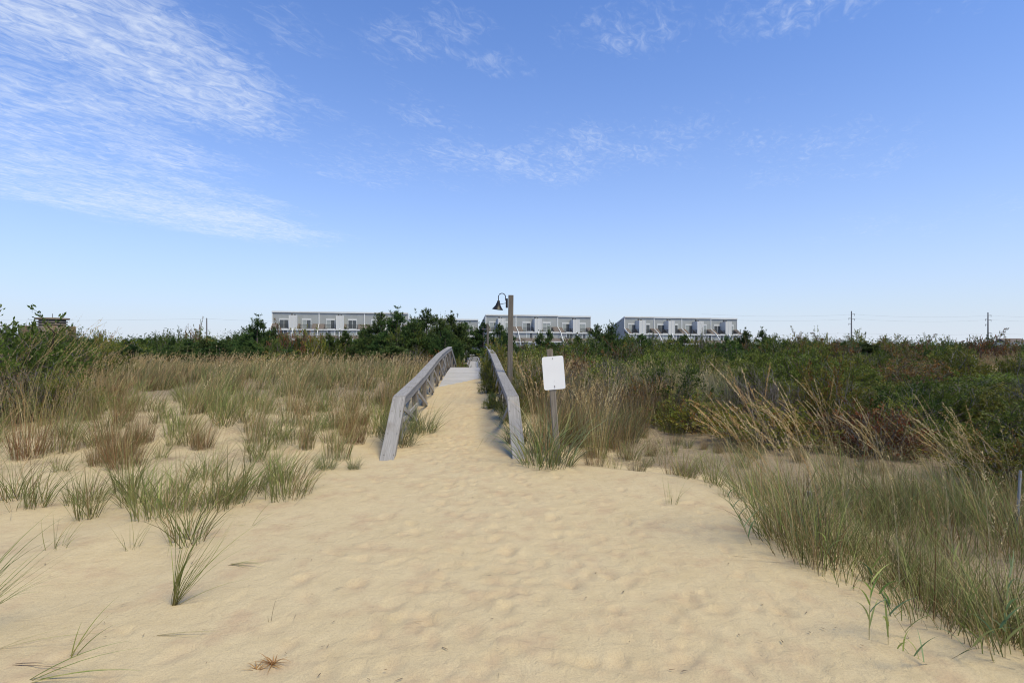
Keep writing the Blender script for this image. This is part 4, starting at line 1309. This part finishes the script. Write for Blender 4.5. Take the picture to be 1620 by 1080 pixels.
def front_edge(x): return float(np.interp(x, [1.5, 3, 4, 5, 6, 9, 14], [12.0, 10.2, 8.9, 7.6, 6.3, 6.6, 9.0]))
cnt = 0
for band, (ya, yb, rad0, rad1, n) in enumerate(((5.8, 13, .7, 1.15, 900), (13, 22, 1.1, 1.7, 420), (22, 36, 1.5, 2.3, 380))):
    for _ in range(n):
        y = rs.uniform(ya, yb); x = rs.uniform(1.0 if y > 12 else 2, 1.02 * y + 1)
        if x < cxl(y) + 2.4: continue
        if y < front_edge(x) + .4: continue
        if y < 20 and x < .22 * y: continue
        dd = math.exp(-((x - 29) / 7) ** 2 - ((y - 30) / 5) ** 2)
        if dd > .38: continue
        rad = rs.uniform(rad0, rad1)
        if not try_place(x, y, rad): continue
        z = float(H(x, y)); top = env_right(x, y) + rs.normal(-.04, .15) - (.25 if dd > .12 else 0)
        h = max(.55, top - z)
        fl = wob(np.array(x), np.array(y), 6.0, 17)
        f2 = wob(np.array(x), np.array(y), 4.0, 29)
        if y > 20: kd = rs.choice(['green', 'dark', 'yellow', 'red', 'grey'], p=[.38, .18, .24, .12, .08])
        elif f2 > .28 and y > 10: kd = 'grey'
        elif fl > .25: kd = 'dark'
        elif fl > -.1: kd = 'green'
        elif fl > -.35: kd = rs.choice(['yellow', 'green'])
        else: kd = rs.choice(['red', 'yellow', 'grey'])
        if 15 < y < 25 and rs.random() < .62: kd = 'bright'
        if 25 <= y < 36 and rs.random() < .5: kd = 'dark'
        if y < 9.5 and rs.random() < .5: kd = rs.choice(['yellow', 'red', 'yellow', 'green'])
        if 36 > y > 28 and x > 14 and rs.random() < .4: kd = 'red'
        near = 'in the front of the thicket' if y < 13 else ('in the middle of the thicket' if y < 22 else 'in the back of the thicket')
        pxx = 810 + F * x / y
        near += ', sign side' if pxx < 1130 else (', below the left utility pole' if pxx < 1400 else ', toward the stake')
        base_ = {'green': 'dense green leaved shrub', 'yellow': 'yellowish green shrub', 'red': 'reddish brown autumn shrub', 'grey': 'half bare grey twigged shrub', 'dark': 'dark evergreen shrub', 'bright': 'bright lime green shrub'}[kd]
        shrub(kd, x, y, rad, h, f'{base_} {near}', f'{base_}s {near}', rs); cnt += 1

# low scrub between the right handrail and the lamp post
for (x, y, rad, h, kd, lab) in (
        (1.15, 11.2, .55, .85, 'grey', 'low grey twiggy bush behind the sign post'),
        (2.0, 11.9, .6, .95, 'grey', 'grey twiggy bush right of the sign post, among tan grass'),
        (2.9, 12.2, .65, .95, 'red', 'brown tinged bush among the grey twigs right of the sign'),
        (.45, 12.4, .5, .95, 'yellow', 'yellowish bush between lamp post and sign plate'),
        (3.6, 13.4, .8, 1.05, 'grey', 'broad grey bush where bank grass meets the right thicket'),
        (2.3, 14.6, .9, 1.1, 'green', 'green bush rising out of the grey twigs right of the sign'),
        (-.48, 12.6, .20, .42, 'green', 'small leafy bush pushing through the right handrail toward the path'),
        (-.62, 15.2, .28, .62, 'green', 'leafy bush pushing through the middle of the right handrail'),
        (-.85, 18.0, .30, .75, 'green', 'leafy bush spilling over the deck edge near the crest'),
        (-.02, 11.3, .36, .75, 'green', 'low green bush against the outside of the right handrail'),
        (-.15, 14.6, .45, .85, 'green', 'bush hugging the right handrail behind the lamp post'),
        (.75, 14.2, .7, 1.0, 'grey', 'grey twiggy bush between lamp post and sign'),
        (1.6, 13.6, .8, 1.0, 'grey', 'grey twiggy bush right of the sign plate'),
        (.35, 17.0, .8, 1.15, 'yellow', 'yellowish bush behind the lamp post foot'),
        (1.9, 17.4, .9, 1.15, 'red', 'rust tinged bush straight behind the sign plate'),
        (3.2, 16.6, 1.0, 1.15, 'grey', 'wide grey bush right of the rust tinged one'),
        (-.55, 19.5, .6, 1.0, 'green', 'narrow bush beside the right handrail near its crest'),
        (-.6, 23.0, .8, 1.35, 'yellow', 'yellow green bush crowding the right handrail at the crest'),
        (.8, 21.0, 1.1, 1.5, 'green', 'round green bush behind the second bay of scrub'),
        (2.4, 21.5, 1.1, 1.6, 'red', 'reddish bush below the middle apartment building')):
    shrub(kd, x, y, rad, h, lab, None, rs); placed.append((x, y, rad))
# scrub on the far left
for (px, Y, rad, ztop, kd, lab) in (
        (2, 13.0, 1.75, 2.25, 'dark', 'tall dark bush at the left edge rising above the skyline'),
        (78, 15.5, 1.4, 1.80, 'dark', 'dark bush in front of the round concrete tower'),
        (95, 10.2, .75, 1.15, 'green', 'green bush among tall grasses at the left edge'),
        (35, 10.0, .9, 1.2, 'grey', 'bare grey bush among tall grasses at the left edge'),
        (150, 18.5, 1.3, 1.75, 'green', 'green bush at the left end of the meadow'),
        (655, 26.5, .95, 1.45, 'grey', 'bare brown bush rising behind the left handrail near its crest'),
        (690, 29.0, .9, 1.2, 'red', 'brown autumn bush just left of the crest'),
        (728, 33.0, .6, .9, 'yellow', 'orange yellow bush where the left handrail turns down')):
    x = (px - 810) / F * Y
    shrub(kd, x, Y, rad, ztop - float(H(x, Y)), lab, None, rs); placed.append((x, Y, rad))


# ------------------------------------------------------------------ pines
def pine_meshes(seed, h=6.0, spread=2.1, nsh=620, cols=None, tipc=None, lo=.08, upright=.9):
    r = np.random.default_rng(seed)
    gb, gc = Geo(), Geo()
    # trunk
    K = 8; t = np.linspace(0, 1, K + 1)
    bend = r.normal(0, .18, 2)
    tp = np.stack([bend[0] * np.sin(t * 2.2), bend[1] * np.sin(t * 2.0), t * h * .96], -1)
    seg = 7
    rad = np.interp(t, [0, .1, 1], [.15, .11, .02])
    a = np.linspace(0, 2 * math.pi, seg, endpoint=False)
    V = (tp[:, None, :] + np.stack([np.cos(a), np.sin(a), 0 * a], -1)[None] * rad[:, None, None]).reshape(-1, 3)
    i0 = (np.arange(K) * seg)[:, None]; j = np.arange(seg)[None]
    Q = np.stack([i0 + j, i0 + (j + 1) % seg, i0 + seg + (j + 1) % seg, i0 + seg + j], -1).reshape(-1, 4)
    gb.add(V, Q, np.tile([[.16, .13, .10]], (len(V), 1)))
    # limbs
    nb = 64
    tb = np.sort(r.uniform(lo, .97, nb)); az = r.uniform(0, 6.283, nb)
    ln = spread * np.interp(tb, [0, .2, .5, .75, .9, 1], [.9, 1.0, .80, .42, .16, .05]) * r.uniform(.6, 1.12, nb)
    P0 = np.stack([np.interp(tb, t, tp[:, 0]), np.interp(tb, t, tp[:, 1]), tb * h * .96], -1)
    rise = ln * r.uniform(.05, .45, nb) + .25 * tb * ln
    P1 = P0 + np.stack([np.cos(az) * ln, np.sin(az) * ln, rise], -1)
    pts = curve_sticks(gb, P0, P1, .05 * (1.2 - tb), np.full(nb, .012), np.tile([[.15, .12, .095]], (nb, 1)), r, 5, -.06)
    # shoots with needles
    prob = ln / ln.sum()
    bi = r.choice(nb, nsh, p=prob); u = 1 - .75 * r.random(nsh) ** 1.4
    f = u * 5; i = np.minimum(f.astype(int), 4); w_ = (f - i)[:, None]
    S = pts[bi, i] * (1 - w_) + pts[bi, i + 1] * w_
    S += r.normal(0, 1, (nsh, 3)) * np.array([.20, .20, .10]) * (.5 + u[:, None] * .6)
    S[-14:] = np.array([tp[-1, 0], tp[-1, 1], h * .90]) + r.normal(0, .07, (14, 3)) * np.array([1, 1, 3.5])
    outd = np.stack([np.cos(az[bi]), np.sin(az[bi]), 0 * u], -1)
    axs = outd * r.uniform(.1, .7, (nsh, 1)) + r.normal(0, .22, (nsh, 3)); axs[:, 2] = upright * r.uniform(.5, 1.2, nsh)
    axs /= np.linalg.norm(axs, axis=1, keepdims=True)
    SLn = r.uniform(.20, .42, nsh)
    m = 26
    tt = r.random((nsh, m)) ** .85
    B0 = S[:, None] + axs[:, None] * (SLn[:, None] * tt)[..., None]
    rv = r.normal(0, 1, (nsh, m, 3)); rv -= (rv * axs[:, None]).sum(-1, keepdims=True) * axs[:, None]
    rv /= np.linalg.norm(rv, axis=-1, keepdims=True)
    nd = rv * .8 + axs[:, None] * .75; nd /= np.linalg.norm(nd, axis=-1, keepdims=True)
    nl = r.uniform(.10, .17, (nsh, m, 1))
    T = B0 + nd * nl
    sd = np.cross(nd, r.normal(0, 1, (nsh, m, 3))); sd /= np.linalg.norm(sd, axis=-1, keepdims=True)
    wv = .016
    V = np.stack([B0 - sd * wv, B0 + sd * wv, T + sd * wv * .35, T - sd * wv * .35], 2).reshape(-1, 3)
    Q = (np.arange(nsh * m) * 4)[:, None] + np.arange(4)[None]
    c0 = pal(nsh, cols, None, .14, r)
    C = np.repeat(np.repeat(c0, m, 0), 4, 0)
    tipm = (tt.reshape(-1) > .6)[:, None]
    C2 = np.array(tipc) * np.ones((nsh * m, 1)) * r.uniform(.75, 1.2, (nsh * m, 1))
    Cn = np.where(tipm, np.repeat(c0, m, 0) * .55 + C2 * .45, np.repeat(c0, m, 0))
    gc.add(V, Q, np.repeat(Cn, 4, 0))
    me_t = gb.mesh('trunk', M['grass'])
    me_c = gc.mesh('crown', M['needle'])
    return me_t, me_c


PC = [(.042, .076, .022), (.058, .096, .026), (.034, .062, .019)]
PT = (.13, .19, .045)
PM = [pine_meshes(600 + i, 6.0, s, n, PC, PT) for i, (s, n) in enumerate(((2.2, 1300), (1.7, 1050), (2.7, 1500), (2.0, 1250)))]


def pine(x, y, ztop, width, label, group=None, v=None, r=rng):
    i = int(r.integers(len(PM))) if v is None else v
    z = float(H(x, y)) - .1
    h = ztop - z
    root = empty('pine_tree', (x, y, z), float(r.uniform(0, 6.28)))
    sx_ = width / (2 * (2.2, 1.7, 2.7, 2.0)[i])
    root.scale = (sx_, sx_, h / 6.05)
    tag(root, label, 'pine tree', group)
    link('trunk', PM[i][0], root); link('crown', PM[i][1], root)


def from_px(px, pytop, Y): return (px - 810) / F * Y, Y, EYE + (545 - pytop) / F * Y
heroes = [
    (408, 500, 44, 60, 1, 'dark pine at the left end of the left apartment building'),
    (432, 516, 47, 50, 0, 'smaller pine crowding the left corner of the left building'),
    (545, 520, 46, 46, 1, 'small pointed pine below the first chimneys of the left building'),
    (520, 524, 43, 40, 3, 'bluish small pine below the balconies of the left building'),
    (574, 516, 44, 52, 1, 'pointed pine left of the tall group'),
    (604, 493, 42, 78, 0, 'tall pine with twin tips at the left of the tall group'),
    (628, 488, 40, 66, 1, 'slender tallest tipped pine in the tall group'),
    (655, 505, 38, 80, 2, 'broad pine in the middle of the tall group'),
    (676, 487, 44, 84, 0, 'broad crowned pine reaching highest behind the left handrail'),
    (694, 500, 41, 60, 3, 'bushy pine right of the highest crown'),
    (716, 494, 75, 56, 1, 'spire topped pine left of the boardwalk gap'),
    (738, 506, 133, 46, 3, 'pine closing the left side of the boardwalk gap'),
    (705, 520, 36, 60, 2, 'low dense pine just behind the crest of the left handrail'),
    (764, 508, 134, 40, 1, 'thin pointed pine in front of the gap between buildings'),
    (788, 507, 48, 44, 3, 'open topped pine behind the near lamp post'),
    (805, 522, 40, 52, 0, 'low pine right of the far lamp'),
    (856, 524, 60, 34, 1, 'small pine tip before the middle building balconies'),
    (868, 518, 66, 24, 1, 'thin pine spire before the middle building'),
    (912, 528, 60, 40, 1, 'small pine before the right end of the middle building'),
    (944, 512, 52, 58, 0, 'dark rounded pine between the two right buildings, left half'),
    (968, 511, 50, 60, 2, 'dark rounded pine between the two right buildings, right half'),
    (1012, 525, 52, 60, 3, 'green pine below the left end of the right building'),
    (1058, 536, 50, 60, 2, 'bright green low pine below the middle of the right building'),
    (1086, 526, 58, 52, 3, 'pine overlapping the roof skirt of the right building'),
    (1178, 520, 60, 42, 1, 'wind swept pine at the right end of the right building'),
    (1206, 519, 62, 34, 1, 'ragged small pine standing alone on the skyline right of the buildings'),
    (1150, 532, 55, 60, 2, 'low pine before the right end of the right building'),
    (392, 524, 40, 70, 2, 'low spreading pine in front of the dark left corner pine'),
]
rp2 = np.random.default_rng(42)
for px, pt, Y, wpx, v, lab in heroes:
    x, y, z = from_px(px, pt, Y)
    pine(x, y, z, wpx / F * Y * 1.15, lab, None, v, rp2)

skx = [0, 60, 110, 150, 200, 260, 310, 345, 380, 400, 430, 470, 520, 560, 600, 640, 700, 740, 765, 800, 850, 900, 940, 985, 1040, 1100, 1160, 1215, 1260, 1330, 1400, 1500, 1560, 1620]
sky_ = [515, 520, 522, 524, 530, 528, 522, 527, 522, 512, 522, 526, 532, 532, 520, 512, 512, 520, 528, 534, 538, 540, 526, 530, 538, 536, 534, 530, 531, 530, 532, 538, 536, 540]
def skyl(px): return float(np.interp(px, skx, sky_))
MINK = {}
rf = np.random.default_rng(61)
placed2 = []
nf = 0
for _ in range(1500):
    Y = rf.uniform(30, 74); px = rf.uniform(-40, 1660)
    x = (px - 810) / F * Y
    if abs(x - cxl(Y)) < 3.4: continue
    if px > 800 and Y < 38: continue
    rad = rf.uniform(1.5, 2.3)
    if any((x - a) ** 2 + (Y - c) ** 2 < (.80 * (rad + q)) ** 2 for a, c, q in placed2): continue
    placed2.append((x, Y, rad))
    low = np.interp(Y, [30, 45, 74], [34, 18, 2])
    pt = skyl(px) + low * rf.uniform(.3, 1.1) + rf.uniform(0, 5)
    z = EYE + (545 - pt) / F * Y
    right = px > 790
    k = rf.random()
    zone_ = ('in the dark band beyond the left meadow, ' + ('under the tower' if px < 250 else 'before the left building' if px < 560 else 'behind the handrail')) if not right else ('in the woodland on the right skyline, ' + ('before the middle building' if px < 960 else 'before the right building' if px < 1180 else 'toward the left utility pole' if px < 1440 else 'toward the right utility pole'))
    if k < (.62 if not right else .38):
        pine(x, Y, z, rad * 2.2, f'dark green pine {zone_}', f'pines {zone_}', None, rf)
    else:
        kd = rf.choice(['dark', 'green', 'yellow', 'red'], p=[.45, .28, .15, .12] if not right else [.30, .32, .18, .20])
        nm_ = {'green': 'green leaved tall shrub', 'yellow': 'yellowish tall shrub', 'red': 'rust red tall shrub', 'dark': 'dark tall shrub'}[kd]
        shrub(kd, x, Y, rad * 1.15, z - float(H(x, Y)), f'{nm_} {zone_}', f'{nm_}s {zone_}', rf)
    nf += 1
print('thicket', cnt, 'far plants', nf)
for (px, pt, Y, wpx, kd, lab) in (
        (311, 517, 62, 34, 'red', 'orange brown leafed tree on the left skyline below the thin pole'),
        (452, 522, 44, 62, 'red', 'rust leaved tree before the left corner of the left building'),
        (500, 530, 42, 50, 'yellow', 'tawny leaved tree below the first chimney of the left building'),
        (1262, 528, 70, 40, 'red', 'red brown tree on the right skyline, left of the utility pole'),
        (1560, 534, 48, 75, 'red', 'deep red tree in front of the right utility pole'),
        (1600, 540, 52, 60, 'red', 'deep red tree at the right edge of the skyline'),
        (1112, 530, 54, 46, 'grey', 'pale bare tree before the right building'),
        (905, 545, 46, 50, 'red', 'rust coloured tree below the right end of the middle building'),
        (840, 545, 38, 70, 'grey', 'pale grey bare shrub tree right of the lamp post')):
    x, y, z = from_px(px, pt, Y)
    shrub(kd, x, y, wpx / F * Y / 2 * 1.1, z - float(H(x, y)), lab, None, rf)

# woodland far off, one mass
r = np.random.default_rng(88); g = Geo()
NB_ = 620
Y = r.uniform(78, 240, NB_); px = r.uniform(-60, 1680, NB_)
x = (px - 810) / F * Y
ok = ~((Y > 120) & (Y < 180) & (px > 420) & (px < 1180)) & (np.abs(x - cxl(Y)) > np.where(Y < 131, 2.8, 0))
Y, x, px = Y[ok], x[ok], px[ok]
pt = np.interp(px, skx, sky_) + r.uniform(1, 10, len(Y))
zt_ = EYE + (545 - pt) / F * Y; zg = H(x, Y)
for k in range(len(Y)):
    n = 420
    rad = r.uniform(2.2, 4.0); hgt = max(1.5, zt_[k] - zg[k])
    d3 = r.normal(0, 1, (n, 3)); d3 /= np.linalg.norm(d3, axis=1, keepdims=True); d3[:, 2] = np.abs(d3[:, 2])
    q = d3 * (r.uniform(.55, 1.0, (n, 1)) * (1 + .2 * np.sin(5 * np.arctan2(d3[:, 1], d3[:, 0]) + k)[:, None]))
    P = np.stack([x[k] + q[:, 0] * rad, Y[k] + q[:, 1] * rad, zg[k] + q[:, 2] * hgt], -1)
    base = pal(1, PC + LG + [(.09, .06, .03), (.12, .07, .03)], [3, 3, 3, 2, 2, 2, 2, 1.0, 1.0], .15, r)
    leaves(g, P, r.uniform(.25, .6, n), r.uniform(.10, .22, n), base * r.uniform(.7, 1.35, (n, 1)), r, .6)
o = link('far_woodland', g.mesh('far_woodland', M['leaf'])); tag(o, 'far woodland closing the skyline behind the pines', None, None, 'stuff')

# distant low houses and roofs glimpsed on the right horizon
hs = empty('distant_house', ((1598 - 810) / F * 330, 330, -1)); tag(hs, 'tiny pale distant house on the horizon at the right edge', 'house')
bm = bmesh.new(); bx(bm, -6, 6, -4, 4, 0, 4.2); bm_obj('wall', bm, M['chimney'], hs)
bm = bmesh.new()
a = [bm.verts.new((sx2, -4.6, 4.2)) for sx2 in (-6.5, 6.5)] + [bm.verts.new((sx2, 4.6, 4.2)) for sx2 in (6.5, -6.5)]
t_ = [bm.verts.new((-6.5, 0, 6.4)), bm.verts.new((6.5, 0, 6.4))]
bm.faces.new((a[0], a[1], t_[1], t_[0])); bm.faces.new((a[2], a[3], t_[0], t_[1])); bm.faces.new((a[0], t_[0], a[3])); bm.faces.new((a[1], a[2], t_[1])); bm.faces.new(a)
bm_obj('roof', bm, M['shingle'], hs)
